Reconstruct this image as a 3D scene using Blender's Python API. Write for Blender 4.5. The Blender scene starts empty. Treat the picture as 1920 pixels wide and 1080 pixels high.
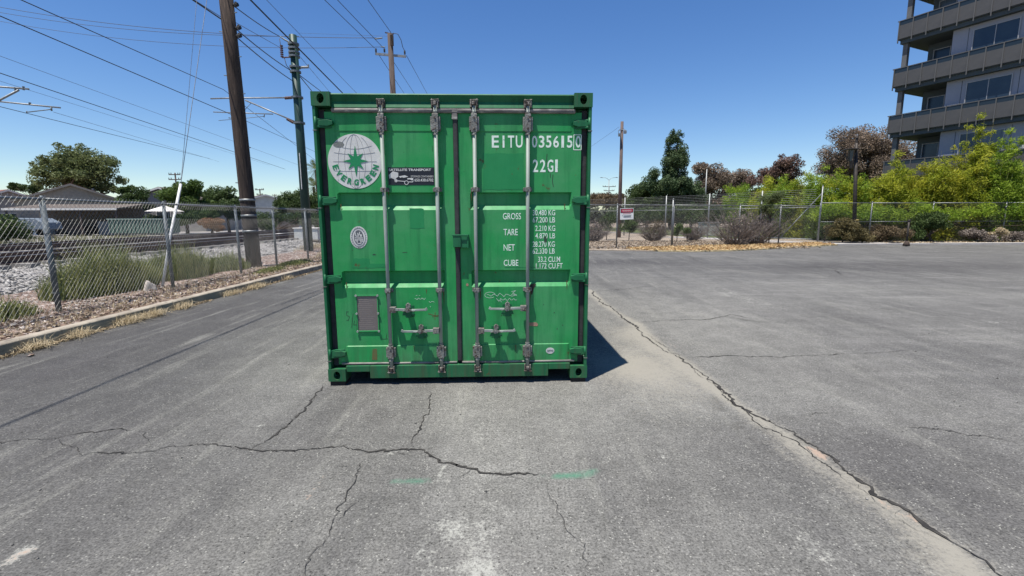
import bpy, bmesh, math, random
import numpy as np
from mathutils import Vector, Matrix

random.seed(7)
S = bpy.context.scene
COL = S.collection
rad = math.radians

# ------------------------------------------------------------------ camera
F, PITCH, ROLL, CAMH = 880.0, 0.1488, -0.0033, 1.56
CAM = np.array([0, 0, CAMH])
_f = np.array([0, math.cos(PITCH), -math.sin(PITCH)]); _u = np.array([0, math.sin(PITCH), math.cos(PITCH)]); _x = np.array([1.0, 0, 0])
CR = math.cos(ROLL)*_x + math.sin(ROLL)*_u
CU = -math.sin(ROLL)*_x + math.cos(ROLL)*_u
cam = bpy.data.cameras.new('camera'); cam.sensor_width = 36; cam.lens = F/1920*36; cam.clip_start = 0.05; cam.clip_end = 3000
co = bpy.data.objects.new('camera', cam); COL.objects.link(co); S.camera = co
co.matrix_world = Matrix(((CR[0], CU[0], -_f[0], 0), (CR[1], CU[1], -_f[1], 0), (CR[2], CU[2], -_f[2], CAMH), (0, 0, 0, 1)))

# ------------------------------------------------------------------ light
SUN = Vector((-0.545, -0.60, 2.636)).normalized()      # towards the sun
EL = math.asin(SUN.z); AZ = math.atan2(SUN.x, SUN.y)
W = bpy.data.worlds.new('World'); S.world = W; W.use_nodes = True
nt = W.node_tree; nt.nodes.clear()
sky = nt.nodes.new('ShaderNodeTexSky'); sky.sky_type = 'NISHITA'; sky.sun_disc = False
sky.sun_elevation = EL; sky.sun_rotation = AZ; sky.altitude = 0; sky.air_density = 1.0; sky.dust_density = 0.1; sky.ozone_density = 3.0
bg = nt.nodes.new('ShaderNodeBackground'); bg.inputs[1].default_value = 0.092
hs = nt.nodes.new('ShaderNodeHueSaturation'); hs.inputs['Saturation'].default_value = 1.25; hs.inputs['Hue'].default_value = .509
ow = nt.nodes.new('ShaderNodeOutputWorld')
nt.links.new(sky.outputs[0], hs.inputs['Color']); nt.links.new(hs.outputs[0], bg.inputs[0]); nt.links.new(bg.outputs[0], ow.inputs[0])
sl = bpy.data.lights.new('sun', 'SUN'); sl.energy = 5.0; sl.angle = rad(0.53); sl.color = (1, 0.945, 0.86)
so = bpy.data.objects.new('sun', sl); COL.objects.link(so); so.rotation_euler = SUN.to_track_quat('Z', 'Y').to_euler(); so.location = (0, 0, 30)
S.view_settings.view_transform = 'Standard'; S.view_settings.look = 'None'; S.view_settings.gamma = 1; S.view_settings.exposure = 0.60
try: S.view_settings.use_curve_mapping = False
except Exception: pass
S.render.engine = 'CYCLES'
S.cycles.max_bounces = 6; S.cycles.transparent_max_bounces = 12

# ------------------------------------------------------------------ pixel <-> place
def ray(x, y): return CR*((x-960)/F) - CU*((y-540)/F) + _f
def gnd(x, y, z=0.0):
    d = ray(x, y); return CAM + d*((z-CAMH)/d[2])
def at(x, y, Y):
    d = ray(x, y); return CAM + d*(Y/d[1])
def onx(x, y, X):
    d = ray(x, y); return CAM + d*(X/d[0])

# ------------------------------------------------------------------ helpers
def tag(o, label=None, cat=None, group=None, kind=None):
    if label: o['label'] = label
    if cat: o['category'] = cat
    if group: o['group'] = group
    if kind: o['kind'] = kind
    return o
def empty(name, loc=(0, 0, 0), rz=0, label=None, cat=None, group=None, parent=None):
    o = bpy.data.objects.new(name, None); COL.objects.link(o); o.location = loc; o.rotation_euler[2] = rz; o.empty_display_size = .2
    if parent: o.parent = parent
    return tag(o, label, cat, group)
def link(name, me, mat=None, parent=None, loc=(0, 0, 0), smooth=False):
    if mat is not None and len(me.materials) == 0: me.materials.append(mat)
    o = bpy.data.objects.new(name, me); COL.objects.link(o); o.location = loc
    if parent: o.parent = parent
    if smooth:
        me.polygons.foreach_set('use_smooth', np.ones(len(me.polygons), dtype=bool))
    return o
def np_mesh(name, V, faces_n, nv, attr=None):
    """V (n,3); faces all of nv consecutive verts or index array"""
    me = bpy.data.meshes.new(name); V = np.asarray(V, np.float32)
    I = np.asarray(faces_n, np.int32).ravel()
    me.vertices.add(len(V)); me.vertices.foreach_set('co', V.ravel())
    me.loops.add(len(I)); me.loops.foreach_set('vertex_index', I)
    nf = len(I)//nv
    me.polygons.add(nf); me.polygons.foreach_set('loop_start', np.arange(nf, dtype=np.int32)*nv)
    try: me.polygons.foreach_set('loop_total', np.full(nf, nv, np.int32))
    except Exception: pass
    if attr:
        for k, a in attr.items():
            at_ = me.attributes.new(k, 'FLOAT', 'POINT'); at_.data.foreach_set('value', np.asarray(a, np.float32))
    me.update(calc_edges=True); me.validate()
    return me

class MB:
    def __init__(s, off=(0, 0, 0)): s.v = []; s.f = []; s.off = np.array(off, float)
    def add(s, vs, fs):
        n = len(s.v); s.v += [tuple(np.asarray(p, float)-s.off) for p in vs]; s.f += [[i+n for i in f] for f in fs]; return s
    def box(s, x0, x1, y0, y1, z0, z1):
        return s.add([(x0, y0, z0), (x1, y0, z0), (x1, y1, z0), (x0, y1, z0), (x0, y0, z1), (x1, y0, z1), (x1, y1, z1), (x0, y1, z1)],
                     [(0, 3, 2, 1), (4, 5, 6, 7), (0, 1, 5, 4), (1, 2, 6, 5), (2, 3, 7, 6), (3, 0, 4, 7)])
    def cyl(s, p, q, r0, r1=None, n=10, caps=True):
        if r1 is None: r1 = r0
        return s.tube([p, q], [r0, r1], n, caps)
    def tube(s, pts, r, n=8, caps=True):
        pts = [Vector(p) for p in pts]
        if not hasattr(r, '__len__'): r = [r]*len(pts)
        vs = []; fs = []
        t0 = (pts[1]-pts[0]).normalized(); a = t0.orthogonal().normalized()
        for i, p in enumerate(pts):
            t = (pts[min(i+1, len(pts)-1)]-pts[max(i-1, 0)]).normalized()
            a = (a - t*a.dot(t)).normalized(); b = t.cross(a)
            for k in range(n):
                c = 2*math.pi*(k+.5)/n; vs.append(p + (a*math.cos(c)+b*math.sin(c))*r[i])
        for i in range(len(pts)-1):
            for k in range(n): fs.append((i*n+k, i*n+(k+1) % n, (i+1)*n+(k+1) % n, (i+1)*n+k))
        if caps: fs.append(tuple(reversed(range(n)))); fs.append(tuple((len(pts)-1)*n+k for k in range(n)))
        return s.add(vs, fs)
    def beam(s, p, q, w, h, up=(0, 0, 1)):
        p = Vector(p); q = Vector(q); t = (q-p).normalized(); a = t.cross(Vector(up)).normalized(); b = a.cross(t)
        vs = []
        for e in (p, q):
            for i, j in ((-1, -1), (1, -1), (1, 1), (-1, 1)): vs.append(e+a*(i*w/2)+b*(j*h/2))
        return s.add(vs, [(3, 2, 1, 0), (4, 5, 6, 7), (0, 1, 5, 4), (1, 2, 6, 5), (2, 3, 7, 6), (3, 0, 4, 7)])
    def prism(s, poly, axis, a0, a1):
        """poly of 2-D points extruded along axis ('x': poly=(y,z); 'y': poly=(x,z); 'z': poly=(x,y))"""
        def P(u, v, a): return {'x': (a, u, v), 'y': (u, a, v), 'z': (u, v, a)}[axis]
        n = len(poly); vs = [P(u, v, a0) for u, v in poly]+[P(u, v, a1) for u, v in poly]
        fs = [tuple(range(n)), tuple(reversed(range(n, 2*n)))]+[(i, n+i, n+(i+1) % n, (i+1) % n) for i in range(n)]
        return s.add(vs, fs)
    def quad(s, a, b, c, d): return s.add([a, b, c, d], [(0, 1, 2, 3)])
    def build(s, name, mat=None, parent=None, smooth=False, bevel=0, loc=(0, 0, 0), fix=True):
        me = bpy.data.meshes.new(name); me.from_pydata(s.v, [], s.f)
        if fix:
            bm = bmesh.new(); bm.from_mesh(me); bmesh.ops.recalc_face_normals(bm, faces=bm.faces); bm.to_mesh(me); bm.free()
        o = link(name, me, mat, parent, loc, smooth)
        if bevel:
            m = o.modifiers.new('bevel', 'BEVEL'); m.width = bevel; m.segments = 2; m.limit_method = 'ANGLE'
        return o

# ------------------------------------------------------------------ materials
def new_mat(name):
    m = bpy.data.materials.new(name); m.use_nodes = True; t = m.node_tree; t.nodes.clear(); return m, t
class NT:
    def __init__(s, t): s.t = t
    def n(s, typ, **k):
        o = s.t.nodes.new(typ)
        for a, b in k.items(): setattr(o, a, b)
        return o
    def l(s, a, b): s.t.links.new(a, b)
    def coord(s, scale=(1, 1, 1), kind='Object', rot=(0, 0, 0)):
        c = s.n('ShaderNodeTexCoord'); m = s.n('ShaderNodeMapping'); m.inputs['Scale'].default_value = scale; m.inputs['Rotation'].default_value = rot
        s.l(c.outputs[kind], m.inputs[0]); return m.outputs[0]
    def world(s, scale=(1, 1, 1), rot=(0, 0, 0)):
        c = s.n('ShaderNodeNewGeometry'); m = s.n('ShaderNodeMapping'); m.inputs['Scale'].default_value = scale; m.inputs['Rotation'].default_value = rot
        s.l(c.outputs['Position'], m.inputs[0]); return m.outputs[0]
    def noise(s, vec, scale, detail=4, rough=.55, dist=0):
        o = s.n('ShaderNodeTexNoise'); o.inputs['Scale'].default_value = scale; o.inputs['Detail'].default_value = detail; o.inputs['Roughness'].default_value = rough
        o.inputs['Distortion'].default_value = dist; s.l(vec, o.inputs['Vector']); return o.outputs[0]
    def ramp(s, fac, a, b, ca=0.0, cb=1.0):
        o = s.n('ShaderNodeMapRange'); o.inputs[1].default_value = a; o.inputs[2].default_value = b; o.inputs[3].default_value = ca; o.inputs[4].default_value = cb
        o.clamp = True; s.l(fac, o.inputs[0]); return o.outputs[0]
    def mix(s, fac, a, b):
        o = s.n('ShaderNodeMix', data_type='RGBA')
        for sock, v in ((o.inputs[0], fac), (o.inputs[6], a), (o.inputs[7], b)):
            if hasattr(v, 'is_linked') or hasattr(v, 'node'): s.l(v, sock)
            elif isinstance(v, (int, float)): sock.default_value = v
            else: sock.default_value = (*v, 1)
        return o.outputs[2]
    def math(s, op, a, b=0.0):
        o = s.n('ShaderNodeMath', operation=op)
        for sock, v in ((o.inputs[0], a), (o.inputs[1], b)):
            if hasattr(v, 'node'): s.l(v, sock)
            else: sock.default_value = v
        return o.outputs[0]
    def attr(s, name):
        o = s.n('ShaderNodeAttribute'); o.attribute_name = name; return o.outputs['Fac']
    def out(s, col, rough=.7, metal=0.0, spec=.4, bump=None, bstr=.3, bdist=.01, alpha=None):
        p = s.n('ShaderNodeBsdfPrincipled'); o = s.n('ShaderNodeOutputMaterial')
        for nm, v in (('Base Color', col), ('Roughness', rough), ('Metallic', metal), ('Specular IOR Level', spec)):
            if hasattr(v, 'node'): s.l(v, p.inputs[nm])
            elif isinstance(v, tuple): p.inputs[nm].default_value = (*v, 1)
            else: p.inputs[nm].default_value = v
        if bump is not None:
            b = s.n('ShaderNodeBump'); b.inputs['Strength'].default_value = bstr; b.inputs['Distance'].default_value = bdist
            s.l(bump, b.inputs['Height']); s.l(b.outputs[0], p.inputs['Normal'])
        s.l(p.outputs[0], o.inputs[0]); return p
def srgb(r, g, b):
    f = lambda c: c/12.92 if c <= .04045 else ((c+.055)/1.055)**2.4
    return (f(r/255), f(g/255), f(b/255))
def M(name, c1, c2=None, scale=4, rough=.75, metal=0, bump=0, bscale=40, spec=.4, stretch=(1, 1, 1), lo=.35, hi=.65, c3=None, s3=30, t3=(.62, .7)):
    m, t = new_mat(name); N = NT(t); v = N.coord(stretch)
    col = c1
    if c2:
        f = N.ramp(N.noise(v, scale, 5), lo, hi); col = N.mix(f, c1, c2)
    if c3:
        f = N.ramp(N.noise(v, s3, 4), t3[0], t3[1]); col = N.mix(f, col, c3)
    bn = N.noise(v, bscale, 4) if bump else None
    N.out(col, rough, metal, spec, bn, bump, .01)
    return m
def leaf_mat(name, c1, c2, trans=.35, c3=None):
    m, t = new_mat(name); N = NT(t)
    a = N.attr('tint'); col = N.mix(a, c1, c2)
    p = N.n('ShaderNodeBsdfPrincipled'); N.l(col, p.inputs['Base Color']); p.inputs['Roughness'].default_value = .6; p.inputs['Specular IOR Level'].default_value = .25
    tr = N.n('ShaderNodeBsdfTranslucent'); N.l(col, tr.inputs[0]); mx = N.n('ShaderNodeMixShader'); mx.inputs[0].default_value = trans
    o = N.n('ShaderNodeOutputMaterial'); N.l(p.outputs[0], mx.inputs[1]); N.l(tr.outputs[0], mx.inputs[2]); N.l(mx.outputs[0], o.inputs[0])
    return m
galv = M('galvanised_steel', (.26, .27, .27), (.17, .18, .185), 14, .5, .55, .15, 60)
galv_dark = M('weathered_galvanised', (0.172, 0.198, 0.215), (0.112, 0.129, 0.138), 10, .6, .4, .2, 60)
wood_pole = M('creosoted_wood', (.075, .055, .045), (.032, .025, .022), 3, .9, 0, .8, 9, .2, (8, 8, .5), c3=(.16, .12, .09), s3=6, t3=(.6, .75))
wood_grey = M('grey_wood', (.105, .082, .072), (.065, .05, .045), 3, .9, 0, .5, 12, .2, (6, 6, .5))
green_pole = M('green_pole_paint', (.011, .038, .032), (.016, .050, .042), 2, .5, .1, .05, 30)
wire_mat = M('wire_sheath', (.02, .021, .024), None, rough=.6)
wire_thin = M('bare_wire', (.09, .10, .13), None, rough=.6, metal=.3)
white_pipe = M('white_plastic', (.7, .7, .68), (.5, .5, .48), 5, .6)
concrete = M('kerb_concrete', (.36, .32, .26), (.24, .21, .17), 3, .9, 0, .5, 60, .2, c3=(.13, .115, .095), s3=9, t3=(.56, .72))
path_mat = M('path_concrete', (.42, .40, .38), (.34, .32, .30), 2, .9, 0, .2, 40, .2)
rail_mat = M('rail_steel', (.16, .10, .08), (.08, .055, .045), 6, .7, .3, .3, 40)
rail_top_mat = M('worn_rail_head', (.45, .43, .42), None, rough=.35, metal=.8)
tie_mat = M('concrete_tie', (.25, .24, .22), (.16, .15, .14), 4, .9)
rubber = M('black_rubber', (.022, .022, .024), (.04, .04, .04), 12, .65, 0, .2, 60)
gasket_grey = M('dusty_grey_gasket', (.27, .255, .235), (.13, .12, .115), 9, .8, 0, .3, 50, .3, (1, 1, 4), c3=(.45, .43, .38), s3=6, t3=(.6, .72))
dark_void = M('dark_void', (.01, .01, .01), None, rough=.9)
rod_mat = M('dull_zinc', (.29, .33, .30), (.20, .235, .21), 9, .6, .1, .2, 60, .5, (1, 1, .25), c3=(.12, .08, .06), s3=20, t3=(.66, .74))
bracket_mat = M('worn_bracket_steel', (.25, .255, .235), (.14, .135, .12), 11, .6, .35, .5, 70, .4, c3=(.06, .035, .025), s3=35, t3=(.55, .66))
cam_mat = M('rusty_cam_steel', (.27, .25, .22), (.06, .045, .038), 24, .65, .3, .6, 80, .4, lo=.42, hi=.58)
timber_dark = M('dark_timber', (.04, .032, .026), (.02, .018, .016), 5, .9)
white_dec = M('white_vinyl', (.62, .62, .59), (.50, .50, .48), 9, .6, c3=(.30, .31, .28), s3=14, t3=(.62, .74))
white_txt = M('white_paint_letters', (.78, .84, .78), (.60, .72, .62), 20, .6, c3=(.22, .42, .28), s3=45, t3=(.63, .7))
green_vinyl = M('green_vinyl', (.008, .21, .075), None, rough=.5)
navy_dec = M('navy_vinyl', (.012, .014, .022), None, rough=.45)
grey_ink = M('grey_ink', (.10, .11, .12), None, rough=.6)
plate_mat = M('dull_plate', (.19, .165, .155), (.16, .14, .13), 60, .5, .3, .2, 90, .4, (1, 1, 3))
primer = M('bare_primer', (.38, .22, .15), (.25, .16, .12), 20, .8)
chalk = M('chalk', (.45, .60, .48), None, rough=.9)
ink_dark = M('scratch_dark', (.03, .06, .04), None, rough=.8)
rust_mat = M('rust_stain', (.13, .10, .035), (.09, .13, .05), 40, .9)

def paint_mat(name, base, faded, dark, rust=.03):
    m, t = new_mat(name); N = NT(t); v = N.coord(); vs = N.coord((6, 6, .5))
    f = N.ramp(N.noise(v, 1.7, 6, .62), .40, .60); col = N.mix(f, base, faded)
    s_ = N.ramp(N.noise(vs, 2.2, 6, .65), .48, .70, 0, .7); col = N.mix(s_, col, dark); sx_ = N.n('ShaderNodeSeparateXYZ'); N.l(v, sx_.inputs[0]); gr = N.math('MULTIPLY', N.ramp(sx_.outputs[2], .05, .42, 1, 0), N.ramp(N.noise(vs, 3.5, 6, .7), .40, .62, 0, .75)); col = N.mix(gr, col, (.055, .085, .045))
    sp = N.ramp(N.noise(v, 42, 3), .735, .76); col = N.mix(sp, col, (.035, .045, .02))
    rs = N.ramp(N.noise(v, 8, 7, .75), .64, .70, 0, .85); col = N.mix(rs, col, (.10, .05, .02))
    r = N.ramp(N.noise(v, 5, 4), .3, .7, .42, .62)
    N.out(col, r, 0, .28, N.math('ADD', N.noise(v, 3, 3), N.math('MULTIPLY', N.noise(v, 120, 2), .05)), .25, .02)
    return m
green = paint_mat('container_green', (.018, .262, .070), (.052, .275, .100), (.012, .155, .048))
green2 = paint_mat('container_green_frame', (.009, .115, .044), (.018, .14, .058), (.006, .062, .028))
green_touch = paint_mat('touch_up_green', (.014, .21, .068), (.02, .225, .075), (.012, .19, .06))
faded_green = paint_mat('chalky_green', (.075, .27, .125), (.085, .28, .14), (.06, .22, .10))

# ------------------------------------------------------------------ asphalt lot
def seg_dist(P, a, b):
    a = np.array(a[:2]); b = np.array(b[:2]); d = b-a; t = np.clip(((P-a)@d)/(d@d), 0, 1)
    q = a+t[:, None]*d; return np.hypot(*(P-q).T), t, ((P[:, 0]-q[:, 0])*d[1]-(P[:, 1]-q[:, 1])*d[0])
def poly_dist(P, pts):
    best = np.full(len(P), 1e9); side = np.zeros(len(P))
    for a, b in zip(pts[:-1], pts[1:]):
        d, _, sd = seg_dist(P, a, b); m = d < best; best[m] = d[m]; side[m] = np.sign(sd[m])
    return best, side
PX = lambda L: [gnd(x, y)[:2] for x, y in L]
seam = PX([(1110, 545), (1135, 570), (1165, 590), (1200, 607), (1215, 625), (1250, 655), (1290, 680), (1330, 712), (1375, 750), (1420, 780), (1480, 815), (1520, 845), (1560, 875), (1610, 903), (1640, 930), (1700, 968), (1750, 1000), (1800, 1035), (1850, 1078), (1990, 1180)])
xs = np.concatenate([np.linspace(-5.85, -5.0, 12), np.arange(-4.95, 7.0, .055), np.linspace(7.1, 60, 90)])
ys = np.concatenate([np.linspace(-14, .2, 14), np.arange(.3, 12.5, .055), np.linspace(12.7, 30, 70)])
GX, GY = np.meshgrid(xs, ys); P = np.stack([GX.ravel(), GY.ravel()], 1)
def vnoise(P, s, seed):
    r = np.random.RandomState(seed); T = r.rand(64, 64); q = P*s; i = np.floor(q).astype(int); f = q-i; f = f*f*(3-2*f)
    g = lambda a, b: T[(i[:, 0]+a) % 64, (i[:, 1]+b) % 64]
    return (g(0, 0)*(1-f[:, 0])+g(1, 0)*f[:, 0])*(1-f[:, 1])+(g(0, 1)*(1-f[:, 0])+g(1, 1)*f[:, 0])*f[:, 1]
nz = .5*vnoise(P, 1.7, 1)+.3*vnoise(P, 5, 2)+.2*vnoise(P, 13, 3)
D, sd = poly_dist(P, seam)
lft = sd > 0
wl = .05+.55*vnoise(P, .8, 5)**1.5+.10*vnoise(P, 3.1, 6)
dust = np.where(lft, np.exp(-(D/wl)**2), np.exp(-(D/.07)**2)*.7)*(.35+.9*nz)
# pale dusty fan beside the box
c0 = gnd(1200, 690)[:2]; dd = np.hypot((P[:, 0]-c0[0])/.55, (P[:, 1]-c0[1])/.9); dust = np.maximum(dust, np.exp(-dd**2)*.75*(.5+nz)*lft)
dust = np.clip(dust, 0, 1)
def smear(lst, base=0.0):
    o = np.zeros(len(P))
    for a, b, w, k in lst:
        d, t, _ = seg_dist(P, gnd(*a), gnd(*b)); o = np.maximum(o, k*np.exp(-(d/w)**2)*(.4+.9*vnoise(P, 9, 11)))
    return np.clip(o, 0, 1)
greenp = smear([((738, 903), (802, 899), .026, 1.0), ((990, 897), (1060, 893), .025, .5), ((1040, 893), (1118, 886), .03, 1.0), ((1240, 873), (1275, 872), .02, .3)])
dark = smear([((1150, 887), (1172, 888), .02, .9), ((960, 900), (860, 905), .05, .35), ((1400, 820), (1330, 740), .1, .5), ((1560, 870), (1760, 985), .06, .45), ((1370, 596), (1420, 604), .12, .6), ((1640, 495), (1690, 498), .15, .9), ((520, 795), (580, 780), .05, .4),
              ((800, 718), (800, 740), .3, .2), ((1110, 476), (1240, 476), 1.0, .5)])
white = smear([((805, 935), (835, 872), .035, .6), ((840, 980), (905, 1080), .12, .55), ((905, 1000), (900, 760), .16, .32), ((790, 1080), (830, 900), .08, .45), ((20, 1050), (60, 1022), .05, .6), ((100, 1058), (140, 1035), .03, .5),
               ((478, 799), (496, 798), .010, 1.2), ((150, 720), (330, 640), .05, .12), ((250, 700), (330, 672), .03, .22), ((1490, 985), (1560, 1050), .15, .4), ((1225, 832), (1245, 860), .03, .42),
               ((1850, 560), (1960, 572), .12, .7), ((1830, 600), (1920, 612), .12, .45), ((1640, 527), (1680, 530), .12, .5), ((1790, 620), (1600, 610), .1, .2), ((1440, 575), (1330, 540), .5, .35), ((1240, 560), (1330, 560), .4, .3), ((740, 760), (900, 800), .25, .28), ((730, 850), (780, 838), .015, .9)])
pink = smear([((604, 882), (575, 935), .022, 1.0), ((10, 1055), (50, 1030), .035, .6), ((1515, 840), (1545, 858), .04, .9), ((1665, 945), (1715, 975), .04, .9), ((1290, 660), (1240, 640), .08, .4)])
def zone(lst):
    o = np.zeros(len(P))
    for (px, py), (rx, ry), ang, k in lst:
        c = gnd(px, py)[:2]; ca, sa = math.cos(ang), math.sin(ang); q = P-c; u = (q[:, 0]*ca+q[:, 1]*sa)/rx; w_ = (-q[:, 0]*sa+q[:, 1]*ca)/ry
        o = np.maximum(o, k*np.exp(-(u*u+w_*w_)**1.3))
    return o
lowf = .55*vnoise(P, .9, 51)+.3*vnoise(P, 2.6, 52)+.15*vnoise(P, 7, 53)
pale = zone([((1330, 600), (1.5, 2.2), .0, .9), ((1220, 700), (.55, 1.3), .1, 1.0), ((1060, 760), (.5, 1.0), 0, .7), ((900, 880), (.42, 1.3), 0, .75), ((880, 760), (.6, .6), 0, .6), ((1600, 760), (1.3, .8), -.4, .5), ((1480, 540), (2.5, 1.3), .2, .6),
             ((1000, 1000), (.6, .5), 0, .5), ((640, 900), (.5, .6), 0, .35), ((1850, 560), (3, .5), .1, .8), ((1750, 620), (2.4, .5), .1, .5), ((470, 760), (.5, 1.2), .0, .4), ((1520, 1010), (.3, .5), .4, .6)])*(.25+1.25*lowf)
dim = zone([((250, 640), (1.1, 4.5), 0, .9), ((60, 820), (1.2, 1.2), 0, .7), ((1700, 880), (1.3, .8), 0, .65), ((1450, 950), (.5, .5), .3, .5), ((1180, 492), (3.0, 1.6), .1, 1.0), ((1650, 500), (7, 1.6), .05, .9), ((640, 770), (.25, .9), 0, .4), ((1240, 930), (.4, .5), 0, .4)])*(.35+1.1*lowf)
nx, ny = len(xs), len(ys)
Z = np.zeros(len(P)); Z += .004*(vnoise(P, .5, 21)-.5)
V = np.column_stack([P, Z]); ii = np.arange(nx*ny).reshape(ny, nx)
Fq = np.stack([ii[:-1, :-1], ii[:-1, 1:], ii[1:, 1:], ii[1:, :-1]], -1).reshape(-1, 4)
lot_me = np_mesh('asphalt_lot', V, Fq, 4, dict(dust=dust, greenp=greenp, dark=dark, white=white, pink=pink, pale=np.clip(pale, 0, 1), dim=np.clip(dim, 0, 1)))
def asphalt():
    m, t = new_mat('old_asphalt'); N = NT(t); v = N.world(); vy = N.world((1.6, .22, 1)); vd = N.world((.25, 1.6, 1), (0, 0, -.35))
    xx = N.n('ShaderNodeSeparateXYZ'); g = N.n('ShaderNodeNewGeometry'); N.l(g.outputs['Position'], xx.inputs[0])
    left = N.ramp(xx.outputs[0], -4.5, -.6)                      # driven lane at the kerb is darker and tighter
    big = N.noise(v, .55, 5, .6); col = N.mix(left, (0.064, 0.063, 0.061) if True else (0.084, 0.083, 0.083), (0.133, 0.131, 0.122))
    right = N.ramp(xx.outputs[0], 1.5, 5); col = N.mix(right, col, (0.110, 0.108, 0.103))
    far = N.ramp(xx.outputs[1], 8, 20); col = N.mix(N.math('MULTIPLY', far, .55), col, (0.082, 0.081, 0.079))
    col = N.mix(N.ramp(big, .44, .68, 0, .42), col, (0.163, 0.162, 0.150))
    col = N.mix(N.ramp(N.noise(vy, 1.3, 5, .6), .48, .72, 0, .45), col, (0.073, 0.073, 0.074))
    col = N.mix(N.math('MULTIPLY', N.ramp(N.noise(vd, 1.5, 6, .65), .50, .70, 0, .6), right), col, (0.185, 0.182, 0.172))
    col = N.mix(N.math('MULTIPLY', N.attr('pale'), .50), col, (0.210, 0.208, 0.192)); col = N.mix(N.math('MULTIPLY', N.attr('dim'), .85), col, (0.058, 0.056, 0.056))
    # long worn streaks along the lane, wheel-polished dark bands, aggregate
    col = N.mix(N.ramp(N.noise(N.world((3.2, .30, 1), (0, 0, .06)), 1.6, 6, .68), .53, .70, 0, .62), col, (0.194, 0.192, 0.173))
    col = N.mix(N.ramp(N.noise(N.world((1.1, .16, 1), (0, 0, -.05)), .9, 4, .6), .52, .70, 0, .55), col, (0.065, 0.064, 0.062))
    fine = N.noise(v, 78, 3, .75); mid = N.noise(v, 24, 5, .75); blot = N.noise(v, 3.4, 5, .7)
    agg = N.math('MULTIPLY', N.math('MULTIPLY', N.ramp(fine, .30, .72, .40, 1.62), N.ramp(mid, .3, .7, .74, 1.26)), N.ramp(blot, .35, .65, .86, 1.14))
    vor = N.n('ShaderNodeTexVoronoi'); vor.inputs['Scale'].default_value = 52; N.l(v, vor.inputs['Vector'])
    fl = N.math('MULTIPLY', N.ramp(vor.outputs['Distance'], .15, .27, 1, 0), N.ramp(N.noise(v, 15, 4), .46, .60))
    mul = N.n('ShaderNodeMix', data_type='RGBA', blend_type='MULTIPLY'); mul.inputs[0].default_value = 1
    cmb = N.n('ShaderNodeCombineColor'); [N.l(agg, cmb.inputs[i]) for i in range(3)]
    N.l(col, mul.inputs[6]); N.l(cmb.outputs[0], mul.inputs[7]); col = mul.outputs[2]
    col = N.mix(N.math('MULTIPLY', fl, N.ramp(left, 0, 1, .40, .85)), col, (0.360, 0.357, 0.320))
    pit = N.ramp(N.noise(v, 55, 2), .31, .37, .8, 0); col = N.mix(pit, col, (0.027, 0.027, 0.025))
    rag = N.math('SUBTRACT', N.noise(v, 17, 7, .8), .5); rag2 = N.math('SUBTRACT', N.noise(v, 48, 5, .8), .5)
    def ragged(a, k, lo, hi, mx=1.0):
        q = N.math('ADD', N.math('ADD', N.attr(a), N.math('MULTIPLY', rag, k)), N.math('MULTIPLY', rag2, k)); return N.ramp(q, lo, hi, 0, mx)
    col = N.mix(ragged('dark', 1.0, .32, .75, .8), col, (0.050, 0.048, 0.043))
    col = N.mix(ragged('white', 1.4, .34, .66, .9), col, (0.342, 0.344, 0.311))
    col = N.mix(ragged('greenp', .9, .20, .80, .80), col, (0.059, 0.181, 0.117))
    col = N.mix(ragged('dust', 1.6, .16, .80, .92), col, (.248, .235, .200))
    col = N.mix(ragged('pink', 1.5, .42, .75, .9), col, (0.324, 0.244, 0.190))
    N.out(col, .88, 0, .25, N.math('ADD', fine, N.math('MULTIPLY', mid, .6)), .55, .006)
    return m
lot = link('asphalt_lot', lot_me, asphalt()); tag(lot, 'cracked grey asphalt lot with pale aggregate and dusty seam', kind='structure')

crack_mat = M('crack_shade_dirt', (.018, .017, .016), (.05, .047, .042), 12, .95)  # flat dark ribbons: the crack's inner shade painted in along with its dirt fill
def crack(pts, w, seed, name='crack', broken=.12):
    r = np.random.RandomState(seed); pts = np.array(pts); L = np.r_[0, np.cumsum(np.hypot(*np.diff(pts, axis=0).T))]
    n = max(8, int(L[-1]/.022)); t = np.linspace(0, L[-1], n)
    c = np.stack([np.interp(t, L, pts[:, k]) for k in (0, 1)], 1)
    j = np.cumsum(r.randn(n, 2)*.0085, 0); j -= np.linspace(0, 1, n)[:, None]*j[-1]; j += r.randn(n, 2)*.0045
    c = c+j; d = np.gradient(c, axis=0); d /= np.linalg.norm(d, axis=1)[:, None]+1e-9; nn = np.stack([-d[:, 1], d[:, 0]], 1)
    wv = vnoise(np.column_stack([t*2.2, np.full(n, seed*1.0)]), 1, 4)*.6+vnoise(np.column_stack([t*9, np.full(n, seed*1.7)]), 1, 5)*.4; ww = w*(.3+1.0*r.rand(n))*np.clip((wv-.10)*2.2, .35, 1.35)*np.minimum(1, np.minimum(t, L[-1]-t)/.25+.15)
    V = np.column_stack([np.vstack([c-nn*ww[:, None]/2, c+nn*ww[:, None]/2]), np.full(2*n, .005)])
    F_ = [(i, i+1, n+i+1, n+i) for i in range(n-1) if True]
    return link(name, np_mesh(name, V, np.array(F_), 4), crack_mat, lot)
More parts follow.
